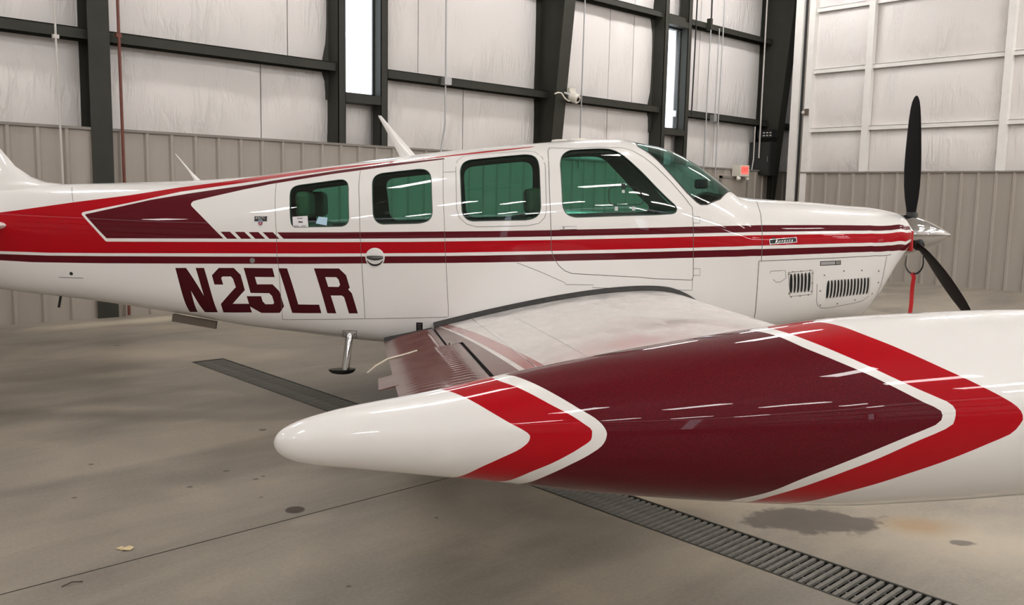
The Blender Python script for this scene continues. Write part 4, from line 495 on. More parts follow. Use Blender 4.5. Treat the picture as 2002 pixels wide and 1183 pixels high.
def pchip(xk, yk):
    xk = np.asarray(xk, float); yk = np.asarray(yk, float); h = np.diff(xk); d = np.diff(yk)/h; m = np.zeros_like(yk)
    for i in range(1, len(xk)-1):
        if d[i-1]*d[i] > 0:
            w1 = 2*h[i]+h[i-1]; w2 = h[i]+2*h[i-1]; m[i] = (w1+w2)/(w1/d[i-1]+w2/d[i])
    m[0] = d[0]; m[-1] = d[-1]
    def f(x):
        x = np.clip(np.asarray(x, float), xk[0], xk[-1]); i = np.clip(np.searchsorted(xk, x)-1, 0, len(xk)-2); t = (x-xk[i])/h[i]
        return ((1+2*t)*(1-t)**2)*yk[i]+(t*(1-t)**2)*h[i]*m[i]+(t*t*(3-2*t))*yk[i+1]+(t*t*(t-1))*h[i]*m[i+1]
    return f
AX = Vector((math.cos(R(-41.42480)), math.sin(R(-41.42480)), 0)); TILT = R(2.0)
LAT = Vector((0, 0, 1)).cross(AX); sx = AX*math.cos(TILT)+Vector((0, 0, 1))*math.sin(TILT); hz = -AX*math.sin(TILT)+Vector((0, 0, 1))*math.cos(TILT)
O = Vector((4.416, 4.715, 1.1))-hz*1.1
ACM = Matrix(((sx.x, LAT.x, hz.x, O.x), (sx.y, LAT.y, hz.y, O.y), (sx.z, LAT.z, hz.z, O.z), (0, 0, 0, 1)))
ac = tag(empty('airplane'), 'white red and maroon low wing single engine airplane parked on the concrete', 'airplane')
ac.matrix_world = ACM
FS = [pchip([a[0] for a in ST], [a[i] for a in ST]) for i in range(1, 7)]
def FP(s, ph, off=0.0):
    s, ph = np.broadcast_arrays(np.asarray(s, float), np.asarray(ph, float)); zt, zb, w_, zm, nt, nb = [f(s) for f in FS]
    sn = np.sin(ph); cs = np.maximum(np.abs(np.cos(ph)), 1e-9); h = np.where(sn >= 0, zt-zm, zm-zb); n = np.where(sn >= 0, nt, nb)
    r = ((cs/w_)**n+(np.abs(sn)/h)**n)**(-1/n)
    p = np.stack([s, -r*np.cos(ph), zm+r*sn], -1)
    if np.ndim(off) or off: p = p+FN(s, ph)*np.asarray(off)[..., None] if np.ndim(off) else p+FN(s, ph)*off
    return p
def FN(s, ph):
    e = 2e-4; s, ph = np.broadcast_arrays(np.asarray(s, float), np.asarray(ph, float))
    a = FP(s+e, ph)-FP(s-e, ph); b = FP(s, ph+e)-FP(s, ph-e); n = np.cross(a, b); n /= np.maximum(np.linalg.norm(n, axis=-1, keepdims=True), 1e-12)
    return n
_t = FN(np.array([0.]), np.array([0.]))[0]
NS = -1.0 if _t[1] > 0 else 1.0
_FN = FN
def FN(s, ph): return _FN(s, ph)*NS
def fpt(s, ph, off=0.0): return Vector(FP(np.array([s]), np.array([ph]))[0])+Vector(FN(np.array([s]), np.array([ph]))[0])*off
# --- cut a fine (station, angle) grid along every paint, window and panel outline, then wrap it on the hull
def inpoly(poly, x, y):
    c = False; n = len(poly); j = n-1
    for i in range(n):
        xi, yi = poly[i]; xj, yj = poly[j]
        if (yi > y) != (yj > y) and x < (xj-xi)*(y-yi)/(yj-yi)+xi: c = not c
        j = i
    return c
HP = math.pi/2
WSP = D['WS'][0]; WSPOLY = [(0.862, 1.70)]+WSP+[(1.600, 1.30), (1.612, 1.70)]
CW = D['COWL'][0]; COWLPOLY = [(1.733, 1.70), (1.731, 1.3)]+CW+[(1.640, -1.70), (2.95, -1.7), (2.95, 1.7)]
POLY = [('mar', p) for p in D['MAROON']]+[('red', p) for p in D['RED']]+[('let', p) for p in D['LET']]+[('hole', p) for p in D['HOLE']]+[('win', p) for p in D['WIN']]+[('ws', WSPOLY), ('door', D['DOOR'][0]), ('cowl', COWLPOLY)]
sg = np.unique(np.round(np.concatenate([np.linspace(-5.12, -3.7, 14), np.linspace(-3.7, .7, 74), np.linspace(.7, 1.75, 34), np.linspace(1.75, 2.55, 18), np.linspace(2.55, 2.84, 16)]), 5))
pg = np.linspace(HP, -HP, 61)
bm = bmesh.new(); vv = [[bm.verts.new((a, b, 0)) for b in pg] for a in sg]
NSB = len(sg)-1; bucket = [[] for _ in range(NSB)]
for i in range(NSB):
    for j in range(len(pg)-1): bucket[i].append(bm.faces.new((vv[i][j], vv[i+1][j], vv[i+1][j+1], vv[i][j+1])))
for kind, poly in POLY:
    n = len(poly)
    for q in range(n):
        a, b = poly[q], poly[(q+1) % n]; x0, x1 = min(a[0], b[0])-1e-4, max(a[0], b[0])+1e-4; y0, y1 = min(a[1], b[1])-1e-4, max(a[1], b[1])+1e-4
        if x1-x0 < 3e-4 and y1-y0 < 3e-4: continue
        i0 = max(0, int(np.searchsorted(sg, x0))-1); i1 = min(NSB-1, int(np.searchsorted(sg, x1)))
        sel = []
        for i in range(i0, i1+1):
            for f in bucket[i]:
                ys_ = [v.co.y for v in f.verts]; xs_ = [v.co.x for v in f.verts]
                if max(ys_) > y0 and min(ys_) < y1 and max(xs_) > x0 and min(xs_) < x1: sel.append(f)
        if not sel: continue
        ed = set(); vs = set()
        for f in sel: ed.update(f.edges); vs.update(f.verts)
        nrm_ = Vector((b[1]-a[1], a[0]-b[0], 0))
        if nrm_.length < 1e-7: continue
        nrm_.normalize()
        old = set(sel)
        res = bmesh.ops.bisect_plane(bm, geom=sel+list(ed)+list(vs), dist=1e-6, plane_co=(a[0], a[1], 0), plane_no=nrm_)
        for g in res['geom']:
            if isinstance(g, bmesh.types.BMFace) and g not in old:
                i = min(NSB-1, max(0, int(np.searchsorted(sg, g.calc_center_median().x))-1)); bucket[i].append(g)
bm.verts.index_update()
V2 = np.array([v.co[:2] for v in bm.verts])
def hit(kind, x, y): return any(kk == kind and inpoly(p, x, y) for kk, p in POLY)
REG = {}
for f in bm.faces:
    c_ = f.calc_center_median(); x, y = c_.x, c_.y; wi = None
    for i, p in enumerate(D['WIN']):
        if inpoly(p, x, y): wi = i
    if wi is not None: reg = 'win%d' % wi; mi = 0
    elif inpoly(WSPOLY, x, y): reg = 'ws'; mi = 0
    else:
        mi = 0
        if hit('let', x, y) and not hit('hole', x, y): mi = 3
        elif hit('mar', x, y): mi = 2
        elif hit('red', x, y): mi = 1
        reg = 'cowl' if inpoly(COWLPOLY, x, y) else ('door' if inpoly(D['DOOR'][0], x, y) else 'body')
    REG.setdefault(reg, []).append((tuple(v.index for v in f.verts), mi))
bm.free()
P3 = FP(V2[:, 0], np.clip(V2[:, 1], -HP, HP)); N3 = FN(V2[:, 0], np.clip(V2[:, 1], -HP+1e-3, HP-1e-3))
top = np.abs(np.abs(V2[:, 1])-HP) < 1e-5; P3[top, 1] = 0; N3[top, 1] = 0
def hull(name, faces, mats, sides, off=0.0, flip=False, parent=ac, keep=None, extra=None):
    used = {}; v = []; nn = []; fs = []; ms = []
    for sd in sides:
        for f, mi in faces:
            if keep and not keep(np.mean(V2[list(f)], axis=0)): continue
            ids = []
            for i in f:
                kx = (sd if not (top[i] and abs(off) < 1e-9) else 0, i)
                if kx not in used:
                    p, n = P3[i].copy(), N3[i].copy()
                    if sd < 0: p[1] = -p[1]; n[1] = -n[1]
                    used[kx] = len(v); v.append(tuple(p+n*off)); nn.append(tuple(n if not flip else -n))
                ids.append(used[kx])
            # winding: outward on the near side
            a, b, c_ = (np.array(v[ids[0]]), np.array(v[ids[1]]), np.array(v[ids[2]])); ctr = np.mean([v[t] for t in ids], axis=0)
            g = np.zeros(3)
            for t in range(len(ids)): g += np.cross(np.array(v[ids[t]])-ctr, np.array(v[ids[(t+1) % len(ids)]])-ctr)
            if (g @ np.array(nn[ids[0]])) < 0: ids = ids[::-1]
            fs.append(tuple(ids)); ms.append(mi if sd > 0 or mi != 3 else 0)
    me = bpy.data.meshes.new(name); me.from_pydata(v, [], fs)
    for m in mats: me.materials.append(m)
    me.polygons.foreach_set('material_index', ms); me.polygons.foreach_set('use_smooth', [True]*len(fs)); me.update()
    me.normals_split_custom_set_from_vertices(nn)
    return link(name, me, parent)
PM = [M_white, M_red, M_maroon, M_letter]
both = (1, -1)
hull('fuselage', REG['body'], PM, both)
# the port side has no door here: its door region belongs to the fuselage skin
hull('fuselage_skin', REG['door'], PM, (-1,))
door = hull('cabin_door', REG['door'], PM, (1,))
cowl = hull('engine_cowling', REG['cowl'], PM, both)
for i in range(4):
    for sd in both: hull('cabin_window', REG['win%d' % i], [M_glass], (sd,), off=-.004)
hull('windshield', REG['ws'], [M_wsglass], both, off=-.001)
# cabin lining just inside the skin
def lk(c): return -1.95 < c[0] < 1.58
hull('cabin_lining', REG['body']+REG['door'], [M_lining]*4, both, off=-.030, flip=True, keep=lk)
def section_cap(name, s, m, off=-.03, a0=-HP, a1=HP):
    ph = np.linspace(a1, a0, 40); p = FP(np.full(40, s), ph); l = [Vector(q) for q in p]; ring = l+[Vector((q.x, -q.y, q.z)) for q in l[::-1]]
    c_ = Vector((s, 0, sum(q.z for q in ring)/len(ring))); ring = [c_+(q-c_)*(1+off*2) for q in ring]
    return MB().add(ring+[c_], [(i, (i+1) % len(ring), len(ring)) for i in range(len(ring))]).build(name, m, ac, fix=False)
section_cap('aft_bulkhead', -1.95, M_lining)
section_cap('nose_bowl_face', 2.838, M_dark, off=0)
section_cap('tail_cap', -5.115, M_white, off=0)
# ribbons laid on the hull
def densify(pl, step=.03):
    o = []
    for a, b in zip(pl[:-1], pl[1:]):
        n = max(1, int(math.hypot(b[0]-a[0], (b[1]-a[1])*.5)/step))
        o += [(a[0]+(b[0]-a[0])*t/n, a[1]+(b[1]-a[1])*t/n) for t in range(n)]
    return o+[pl[-1]]
def ribbon(b, pl, wd, off, mi=0, taper=None, side=1, lift=0.0):
    pl = densify(pl, .007 if taper else .03); P = [fpt(*q) for q in pl]; N = [Vector(FN(np.array([q[0]]), np.array([q[1]]))[0]) for q in pl]; vs = []
    for i, p in enumerate(P):
        t = (P[min(i+1, len(P)-1)]-P[max(i-1, 0)]).normalized(); s_ = N[i].cross(t).normalized(); w2 = wd/2
        if taper: w2 *= taper(i/(len(P)-1))
        vs += [p+N[i]*off-s_*w2, p+N[i]*(off+lift)+s_*w2]
    b.add(vs, [(2*i, 2*i+1, 2*i+3, 2*i+2) for i in range(len(P)-1)], mi)
for i, pl in enumerate(D['SEAM']):
    m = MB(); ribbon(m, pl, .0031 if i not in (9, 10) else .0042, .0010); m.build('panel_seam', M_seam, ac, fix=False)
m = MB(); ribbon(m, D['DOOR'][0]+D['DOOR'][0][:1], .0042, .0010); m.build('door_gap', M_seam, door, fix=False)
m = MB(); ribbon(m, [q for q in CW if q[1] > -.054], .0045, .0010); m.build('panel_seam', M_seam, cowl, fix=False)
for i, p in enumerate(D['WIN']):
    m = MB(); ribbon(m, p+p[:1], .006, .0008); m.build('window_seal', M_wseal, ac, fix=False)
m = MB(); ribbon(m, WSP, .009, .001); m.build('windshield_seal', M_seal, ac, fix=False)
lens = lambda t: max(.10, math.sin(math.pi*min(1, max(0, t)))**.40)
for grp in ('L1', 'L2'):
    for pl in D[grp]:
        m = MB(); ribbon(m, pl, .0205, .0016, 0, lens)
        pl2 = [(a+.0130, b) for a, b in pl]; ribbon(m, pl2, .007, .002, 1, lens, lift=.006)
        m.build('louver', [M_dark, M_white], cowl, fix=False)
def disc(b, s, ph, r, off, th, n=12, mi=0):
    p = fpt(s, ph); nn = Vector(FN(np.array([s]), np.array([ph]))[0]); b.lathe([(off, r), (off+th, r*.9)], p, nn, n, mi)
m = MB()
for s, ph in D['SCREW']: disc(m, s, ph, .006, .0002, .0018, 10)
m.build('screw_heads', M_screw, cowl, smooth=True)['kind'] = 'stuff'
def frame(s, ph, off=0.0):
    p = fpt(s, ph, off); n = Vector(FN(np.array([s]), np.array([ph]))[0]); t = (fpt(s+.01, ph)-fpt(s-.01, ph)).normalized(); u = n.cross(t).normalized()
    if u.z < 0: u = -u
    return Matrix(((t.x, u.x, n.x, p.x), (t.y, u.y, n.y, p.y), (t.z, u.z, n.z, p.z), (0, 0, 0, 1)))
def decal(name, F, b, mats, parent=ac, smooth=False):
    o = b.build(name, mats, parent, smooth); o.matrix_local = F; return o
# name plate on the cowl
cx = sum(q[0] for q in D['badge'])/4; cy = sum(q[1] for q in D['badge'])/4
F = frame(cx, cy, .0015) @ Matrix.Rotation(R(2.2), 4, 'Z')
m = MB().box(-.094, .094, -.0165, .0165, -.002, .003, 0); m.box(-.094, .094, .0145, .0175, .003, .0042, 1).box(-.094, .094, -.0175, -.0145, .003, .0042, 1)
m.box(-.096, -.093, -.0175, .0175, .003, .0042, 1).box(.093, .096, -.0175, .0175, .003, .0042, 1); m.lathe([(0, .017), (.004, .016)], (-.063, .012, -.001), (0, 0, 1), 16, 0)
nb = decal('name_badge', F, m, [M_plate, M_silver], cowl)
t = link('badge_script', text_mesh('Bonanza', .029, M_silver, .0006, .35, 1.3), nb); t.parent = cowl; t.matrix_local = F @ Matrix.Translation((.004, -.001, .0048))
# type plate aft of the cabin
cx = sum(q[0] for q in D['badge2'])/4; cy = sum(q[1] for q in D['badge2'])/4
F = frame(cx, cy, .0015)
m = MB().box(-.043, .043, -.017, .017, -.002, .002, 0).box(-.045, .048, -.020, .019, -.003, .0005, 1)
decal('type_badge', F, m, [M_plate, M_silver])
t = link('badge_lettering', text_mesh('A36TC', .024, M_silver, .0006), ac); t.matrix_local = F @ Matrix.Translation((-.001, .005, .0028))
m = MB(); m.box(-.0135, .0135, -.024, -.006, .0022, .0045, 0)
sh = [(-.0135, -.024), (.0135, -.024), (.0135, -.036), (0, -.047), (-.0135, -.036)]
m.add([(x, y, .0045) for x, y in sh], [(0, 1, 2, 3, 4)], 1); m.add([(x, y, -.001) for x, y in sh]+[(x, y, .0045) for x, y in sh], [(i, (i+1) % 5, 5+(i+1) % 5, 5+i) for i in range(5)], 1)
m.box(-.002, .002, -.040, -.026, .0045, .0052, 2).box(-.007, .007, -.034, -.030, .0045, .0052, 2)
decal('shield_emblem', F, m, [mat('slate_blue_enamel', (.22, .28, .36), .35), mat('crimson_enamel', (.28, .01, .04), .35), mat('pale_pink_enamel', (.75, .5, .55), .4)])
# air scoop, filler cap, drain, slot, placard
s, ph = D['scoop'][0]; F = frame(s, ph)
m = MB().lathe([(0, .0655), (.003, .0655), (.004, .060)], (0, 0, 0), (0, 0, 1), 32, 0)
decal('scoop_ring', F, m, [M_white], smooth=True)
m = MB(); n = 28; vs = []; fs = []
prof = [(.060, .004), (.054, .0055), (.046, .0035), (.025, .003), (.0, .003)]
for r_, z_ in prof: vs += [(r_*math.cos(2*math.pi*q/n), r_*math.sin(2*math.pi*q/n), z_) for q in range(n)]
for a in range(len(prof)-1): fs += [(a*n+q, a*n+(q+1) % n, (a+1)*n+(q+1) % n, (a+1)*n+q) for q in range(n)]
m.add(vs, fs); decal('scoop_bowl', F, m, [M_white], smooth=True)
m = MB(); vs = []
for q in range(15):
    a = R(198+144*q/14); wd_ = .013*math.sin(math.pi*min(1, max(0, .03+.94*q/14)))**.6; vs += [(.0585*math.cos(a), .0585*math.sin(a), .0062), ((.0585-wd_)*math.cos(a), (.0585-wd_)*math.sin(a), .0066)]
m.add(vs, [(2*q, 2*q+1, 2*q+3, 2*q+2) for q in range(14)]); decal('scoop_crescent', F, m, [M_dark])  # near-black crescent laid on the lower bowl
m = MB(); vs = []; N_ = 13
for q in range(N_):
    a = -1+2*q/(N_-1); x = .057*a; e = 1-a*a
    vs += [(x, .010+.003*e, .006), (x, .004, .006+.016*e), (x, -.004-.005*e, .007+.017*e), (x, -.006-.013*e, .0065)]
m.add(vs, [(4*q+t, 4*q+t+1, 4*q+t+5, 4*q+t+4) for q in range(N_-1) for t in range(3)]); decal('scoop_hood', F, m, [M_scoop], smooth='all')
m = MB(); disc(m, *D['cap'][0], .0185, .001, .004, 20); m.build('filler_cap', M_screw, ac, smooth=True)
m = MB(); disc(m, *D['drain'][0], .0125, .001, .004, 16); m.build('static_port', M_plate, ac, smooth=True)
m = MB(); ribbon(m, D['drainline'], .004, .001); m.build('access_slot', M_seam, ac, fix=False)
sl = D['slot']; a = ((sl[0][0]+sl[3][0])/2, (sl[0][1]+sl[3][1])/2); b_ = ((sl[1][0]+sl[2][0])/2, (sl[1][1]+sl[2][1])/2)
m = MB(); ribbon(m, [a, b_], .030, .0012, 0); q1 = (a[0]+.004, a[1]); q2 = (a[0]+(b_[0]-a[0])*.72, a[1]+(b_[1]-a[1])*.72); ribbon(m, [q1, q2], .021, .003, 1); ribbon(m, [(q2[0]+.006, q2[1]), (b_[0]-.005, b_[1])], .022, .002, 2)
m.build('latch_handle', [M_dark, M_conduit, M_screw], cowl, fix=False)
p_ = D['plac']; m = MB(); ribbon(m, [((p_[0][0]+p_[1][0])/2, p_[0][1]), ((p_[2][0]+p_[3][0])/2, -.76)], .044, .002); m.build('black_placard', M_plate, ac, fix=False)
px_ = ((p_[0][0]+p_[1][0])/2, p_[0][1])
for q in range(4):
    m = MB(); ribbon(m, [(px_[0]-.014, px_[1]-.018-.018*q), (px_[0]+.014-.006*(q % 2), px_[1]-.018-.018*q)], .0035, .0026); m.build('placard_line', M_conduit, ac, fix=False)
# door handle
a = D['SEAM'][15]; hs = [q[0] for q in a]; hp = [q[1] for q in a]
F = frame((min(hs)+max(hs))/2, (min(hp)+max(hp))/2); decal('door_handle', F, MB().box(-.062, .062, -.008, .008, .001, .006), M_white, door)
decal('door_lock', F, MB().lathe([(.006, .007), (.009, .006)], (-.035, 0, 0), (0, 0, 1), 12), M_screw, door, True)
# vent window outline and latches in the forward window
wv = [(.7024, .8056), (.6494, .7991), (.6382, .7781), (.6362, .6911), (.6461, .6628), (.6679, .6533), (.8444, .6517), (.8669, .6671), (.8722, .7072), (.8559, .7568), (.813, .7983), (.7734, .8047), (.7024, .8056)]
vw = MB(); ribbon(vw, wv, .0055, .001); vw.build('vent_frame', M_glare, door, fix=False)
for nm_, wd_, mm_, pls_ in (('vent_latch', .028, M_glare, [[(.738, .828), (.738, .812)], [(.738, .806), (.738, .785)]]), ('vent_hinge', .022, M_conduit, [[(.685, .636), (.685, .598)], [(.802, .634), (.802, .598)]]), ('vent_lock', .018, M_conduit, [[(.736, .775), (.735, .752)]])):
    for pl_ in pls_:
        vl = MB(); ribbon(vl, pl_, wd_, .002); vl.build(nm_, mm_, door, fix=False)
# things inside the cabin that move with the aeroplane
def seat(s, l, face=1):
    m = MB(); m.hexa([(s-.22, l-.21, .72), (s+.26, l-.21, .72), (s+.26, l+.21, .72), (s-.22, l+.21, .72), (s-.22, l-.22, .88), (s+.26, l-.20, .90), (s+.26, l+.20, .90), (s-.22, l+.22, .88)])
    me_o = empty('cabin_seat', (0, 0, 0), ac)
    def rb(mm, name):
        o = mm.build(name, M_leather, me_o, smooth=True); bv = o.modifiers.new('b', 'BEVEL'); bv.width = .035; bv.segments = 3; bv.limit_method = 'NONE'; return o
    rb(m, 'seat_cushion'); k_ = -face
    rb(MB().hexa([(s+k_*.24-.06, l-.20, .84), (s+k_*.24+.06, l-.20, .84), (s+k_*.24+.06, l+.20, .84), (s+k_*.24-.06, l+.20, .84), (s+k_*.34-.05, l-.17, 1.335), (s+k_*.34+.05, l-.17, 1.335), (s+k_*.34+.05, l+.17, 1.335), (s+k_*.34-.05, l+.17, 1.335)]), 'seat_back')
    rb(MB().box(s+k_*.355-.05, s+k_*.355+.05, l-.12, l+.12, 1.365, 1.55), 'headrest')
    MB().tube([(s+k_*.35, l-.05, 1.32), (s+k_*.35, l-.05, 1.38)], .008, 6).tube([(s+k_*.35, l+.05, 1.32), (s+k_*.35, l+.05, 1.38)], .008, 6).build('headrest_post', M_chrome, me_o)
seat(.50, -.27); seat(.50, .27); seat(-1.10, -.25); seat(-1.10, .25)
MB().hexa([(-1.85, -.28, .68), (1.2, -.44, .62), (1.2, .44, .62), (-1.85, .28, .68), (-1.85, -.28, .70), (1.2, -.44, .64), (1.2, .44, .64), (-1.85, .28, .70)]).build('cabin_floor', M_lining, ac)
MB().hexa([(1.13, -.46, .95), (1.60, -.46, .95), (1.60, .46, .95), (1.13, .46, .95), (1.13, -.42, 1.36), (1.60, -.33, 1.37), (1.60, .33, 1.37), (1.13, .42, 1.36)]).build('instrument_panel', M_glare, ac)
MB().tube([(1.12, -.27, 1.24), (.98, -.27, 1.27)], .015, 8).tube([(.98, -.38, 1.33), (.985, -.34, 1.25), (.98, -.27, 1.23), (.985, -.20, 1.25), (.98, -.16, 1.33)], .014, 8).build('control_yoke', M_glare, ac, smooth=True)
cm = MB().box(1.345, 1.435, -.035, .035, 1.53, 1.60); o = cm.build('compass', M_glare, ac); bv = o.modifiers.new('b', 'BEVEL'); bv.width = .015; bv.segments = 2
st_ = MB(); q0 = (1.035, 1.38); ribbon(st_, [(1.03, 1.32), (1.07, 1.32)], .05, -.004); st_.build('windshield_sticker', M_blue, ac, fix=False)
# card and blue slip in the aft window
def flat_on(name, pts, m, off, parent=ac): return MB().add([fpt(a, b, off) for a, b in pts]+[fpt(a, b, off-.0012) for a, b in pts], [tuple(range(len(pts))), tuple(range(len(pts), 2*len(pts)))[::-1]]+[(i, (i+1) % len(pts), len(pts)+(i+1) % len(pts), len(pts)+i) for i in range(len(pts))]).build(name, m, parent)
cd_ = D2['card']; flat_on('registration_card', cd_, M_paper, .0045)
F = frame(sum(q[0] for q in cd_)/4, sum(q[1] for q in cd_)/4, .0052)
m = MB(); m.box(-.022, .016, .021, .025, 0, .0005); m.hexa([(-.014, -.006, 0), (.020, -.007, 0), (.016, .000, 0), (-.010, .004, 0), (-.014, -.006, .0005), (.020, -.007, .0005), (.016, .000, .0005), (-.010, .004, .0005)])
decal('card_print', F, m, M_ink)
for t_, x in (('5010', -.030), ('0725', .026)):
    o = link('card_number', text_mesh(t_, .016, M_ink, 0), ac); o.matrix_local = F @ Matrix.Translation((x, -.030, .0006))
flat_on('blue_slip', D2['blue'], M_blue, .004)
# --- tail
def foil(n=14, t=.10):
    u = np.linspace(0, 1, n)**1.6; y = 5*t*(.2969*np.sqrt(u)-.126*u-.3516*u**2+.2843*u**3-.1036*u**4); return u, y
def surf(name, sections, m, parent=ac):
    b = MB(); n = len(sections[0])
    for sct in sections: b.v += [tuple(p) for p in sct]
    for i in range(len(sections)-1):
        for j in range(n):
            j2 = (j+1) % n; b.f.append((i*n+j, i*n+j2, (i+1)*n+j2, (i+1)*n+j)); b.m.append(0)
    b.f.append(tuple(range(n))); b.m.append(0); b.f.append(tuple((len(sections)-1)*n+j for j in range(n))); b.m.append(0)
    return b.build(name, m, parent, smooth=True)
u, yf = foil()
def fsec(z, le, te, t):
    _, y = foil(t=t); return [(le+(te-le)*a, b*(le-te), z) for a, b in zip(u, y)]+[(le+(te-le)*a, -b*(le-te), z) for a, b in list(zip(u, y))[-2:0:-1]]
fz = [(1.42, -2.95, .16), (1.56, -3.10, .15), (1.612, -3.17, .145), (1.629, -3.23, .14), (1.645, -3.356, .135), (1.687, -3.462, .12), (1.761, -3.564, .11), (1.889, -3.662, .10), (2.1, -3.80, .095), (2.45, -4.02, .09), (2.78, -4.23, .085), (2.84, -4.30, .07)]
surf('vertical_fin', [fsec(z, le, -4.72-.10*(z-1.5), t) for z, le, t in fz], M_white)
surf('rudder', [fsec(z, -4.74-.10*(z-1.5), -5.12-.16*(z-1.5), .16) for z in (1.40, 2.0, 2.84)], M_white)
def hsec(y, le, te, z, t):
    _, f_ = foil(t=t); return [(le+(te-le)*a, y, z+b*(le-te)) for a, b in zip(u, f_)]+[(le+(te-le)*a, y, z-b*(le-te)) for a, b in list(zip(u, f_))[-2:0:-1]]
for sd in (-1, 1):
    surf('horizontal_stabilizer', [hsec(sd*y, le, te, 1.345, t) for y, le, te, t in ((.12, -3.50, -4.45, .10), (.28, -3.56, -4.45, .09), (1.2, -3.86, -4.47, .09), (1.9, -4.08, -4.48, .08), (1.93, -4.14, -4.48, .05))], M_white)
    surf('elevator', [hsec(sd*y, -4.46, te, 1.345, .12) for y, te in ((.13, -4.90), (1.2, -4.82), (1.93, -4.72))], M_white)
# --- wings
def naca(c, t):
    c = np.asarray(c, float); m_ = .2025; k_ = 15.957
    yc = np.where(c < m_, k_/6*(c**3-3*m_*c**2+m_*m_*(3-m_)*c), k_*m_**3/6*(1-c)); yt = 5*t*(.2969*np.sqrt(c)-.126*c-.3516*c**2+.2843*c**3-.1036*c**4)
    return yc+yt, yc-yt
def WP(q, c, up=True, lift=0.0):
    """q = distance out from the centreline, c = chord fraction"""
    le = np.array([1.2955-.1187*(q-.53), q, .6704+.0958*(q-.53)]); te = np.array([-.911+.132*(q-.5), q, .519+.127*(q-.5)]); ch = np.linalg.norm(te-le)
    t = .1563-(.1563-.12)*(q-.5)/4.4; a, b = naca(c, t); d = (te-le)/ch; n = np.array([-d[2], 0, d[0]]); n = n if n[2] > 0 else -n
    return le+(te-le)*c+n*((a if up else b)*ch+lift)
def wing(sd):
    far = sd > 0; b = MB(); Y = lambda p: (p[0], sd*p[1], p[2])
    for q0, q1, cs, nq in ((.44, 2.615, .8415, 26), (2.615, 4.90, .8015, 28)):
        qs = np.linspace(q0, q1, nq); rows = []; nU = 0
        for q in qs:
            c0 = .793-.0291*(q-.78); c1 = .816-.0240*(q-.84); c2 = .823-.0219*(q-.783)
            cu = list((np.linspace(0, 1, 22)**1.9)*c0)+[c1, c2, cs]; cl = list((np.linspace(0, 1, 14)**1.7)*cs)[1:]
            rows.append([Y(WP(q, c)) for c in cu]+[Y(WP(q, c, False)) for c in cl]); nU = len(cu)
        n = len(rows[0]); o = len(b.v); b.v += [p for r_ in rows for p in r_]
        for i in range(nq-1):
            for j in range(nU-1):
                mi = 0 if j < 21 else (1, 0, 2)[j-21]
                b.f.append((o+i*n+j, o+i*n+j+1, o+(i+1)*n+j+1, o+(i+1)*n+j)); b.m.append(mi)
            lo_ = [0]+list(range(nU, n))
            for j in range(len(lo_)-1):
                b.f.append((o+i*n+lo_[j], o+(i+1)*n+lo_[j], o+(i+1)*n+lo_[j+1], o+i*n+lo_[j+1])); b.m.append(0)
            b.f.append((o+i*n+nU-1, o+i*n+n-1, o+(i+1)*n+n-1, o+(i+1)*n+nU-1)); b.m.append(3)
        for i in (0, nq-1): b.f.append(tuple(o+i*n+j for j in list(range(nU))+list(range(n-1, nU-1, -1)))); b.m.append(3)
    w_ = b.build('wing', [M_wing, M_wred, M_flap, M_dark], ac, smooth=True)
    m = MB(); vs = []
    for q in np.linspace(.7, 4.4, 60):
        c = .724-.0035*(q-.76); vs += [Y(WP(q, c-.0012, True, .0008)), Y(WP(q, c+.0012, True, .0008))]
    m.add(vs, [(2*i, 2*i+1, 2*i+3, 2*i+2) for i in range(59)]); m.build('skin_lap', M_white, w_, fix=False)
    # rows of flush rivets
    m = MB()
    for (qa, ca), (qb, cb_), nn_ in (((1.3, .62), (4.3, .60), 110), ((1.2, .36), (4.3, .35), 110), ((1.6, .10), (1.6, .72), 40), ((2.6, .12), (2.6, .7), 36), ((3.4, .15), (3.4, .7), 30)):
        for i in range(nn_):
            t = i/(nn_-1); p = Vector(Y(WP(qa+(qb-qa)*t, ca+(cb_-ca)*t, True, .0004))); m.add([p+Vector((.004*math.cos(a), .004*math.sin(a), .0006)) for a in (0, 1.57, 3.14, 4.71)], [(0, 1, 2, 3)])
    m.build('rivet_rows', M_conduit, w_, fix=False)['kind'] = 'stuff'
    # corrugated flap and aileron
    def control(name, q0, q1, ch, cr, pitch):
        n_ = max(2, int((q1-q0)/pitch)); b = MB(); cu = [ch, ch+.006, cr-.004, cr, cr+.012, (cr+.97)/2, .955, .972, .985, 1.0]; cl = [.97, .9, ch]; rows = []; hs = []
        ts = []
        for i in range(n_):
            for fr_ in (0, .38, .42, .46, .5, .54, .58, .62): ts.append((i+fr_)/n_)
        ts.append(1.0)
        for t in ts:
            ph = (t*n_) % 1; rg = max(0, 1-abs(ph-.5)/.12); q = q0+(q1-q0)*t; r_ = []
            for j, c in enumerate(cu):
                amp = (0, 0, 0, .25, 1, 1, 1, .3, 0, 0)[j]; edge = -.004 if j == 0 else 0
                r_.append(Y(WP(q, c, True, amp*rg*.0065+edge)))
            rows.append(r_+[Y(WP(q, c, False)) for c in cl])
        n = len(rows[0]); b.v += [p for r_ in rows for p in r_]
        for i in range(len(rows)-1):
            for j in range(n): b.f.append((i*n+j, i*n+(j+1) % n, (i+1)*n+(j+1) % n, (i+1)*n+j)); b.m.append(0)
        b.f.append(tuple(range(n))); b.m.append(0); b.f.append(tuple((len(rows)-1)*n+j for j in range(n))); b.m.append(0)
        o = b.build(name, [M_flap], ac); o.data.polygons.foreach_set('use_smooth', [True]*len(o.data.polygons)); o.data.set_sharp_from_angle(angle=R(50)); return o
    control('flap', .56, 2.605, .846, .862, .060)
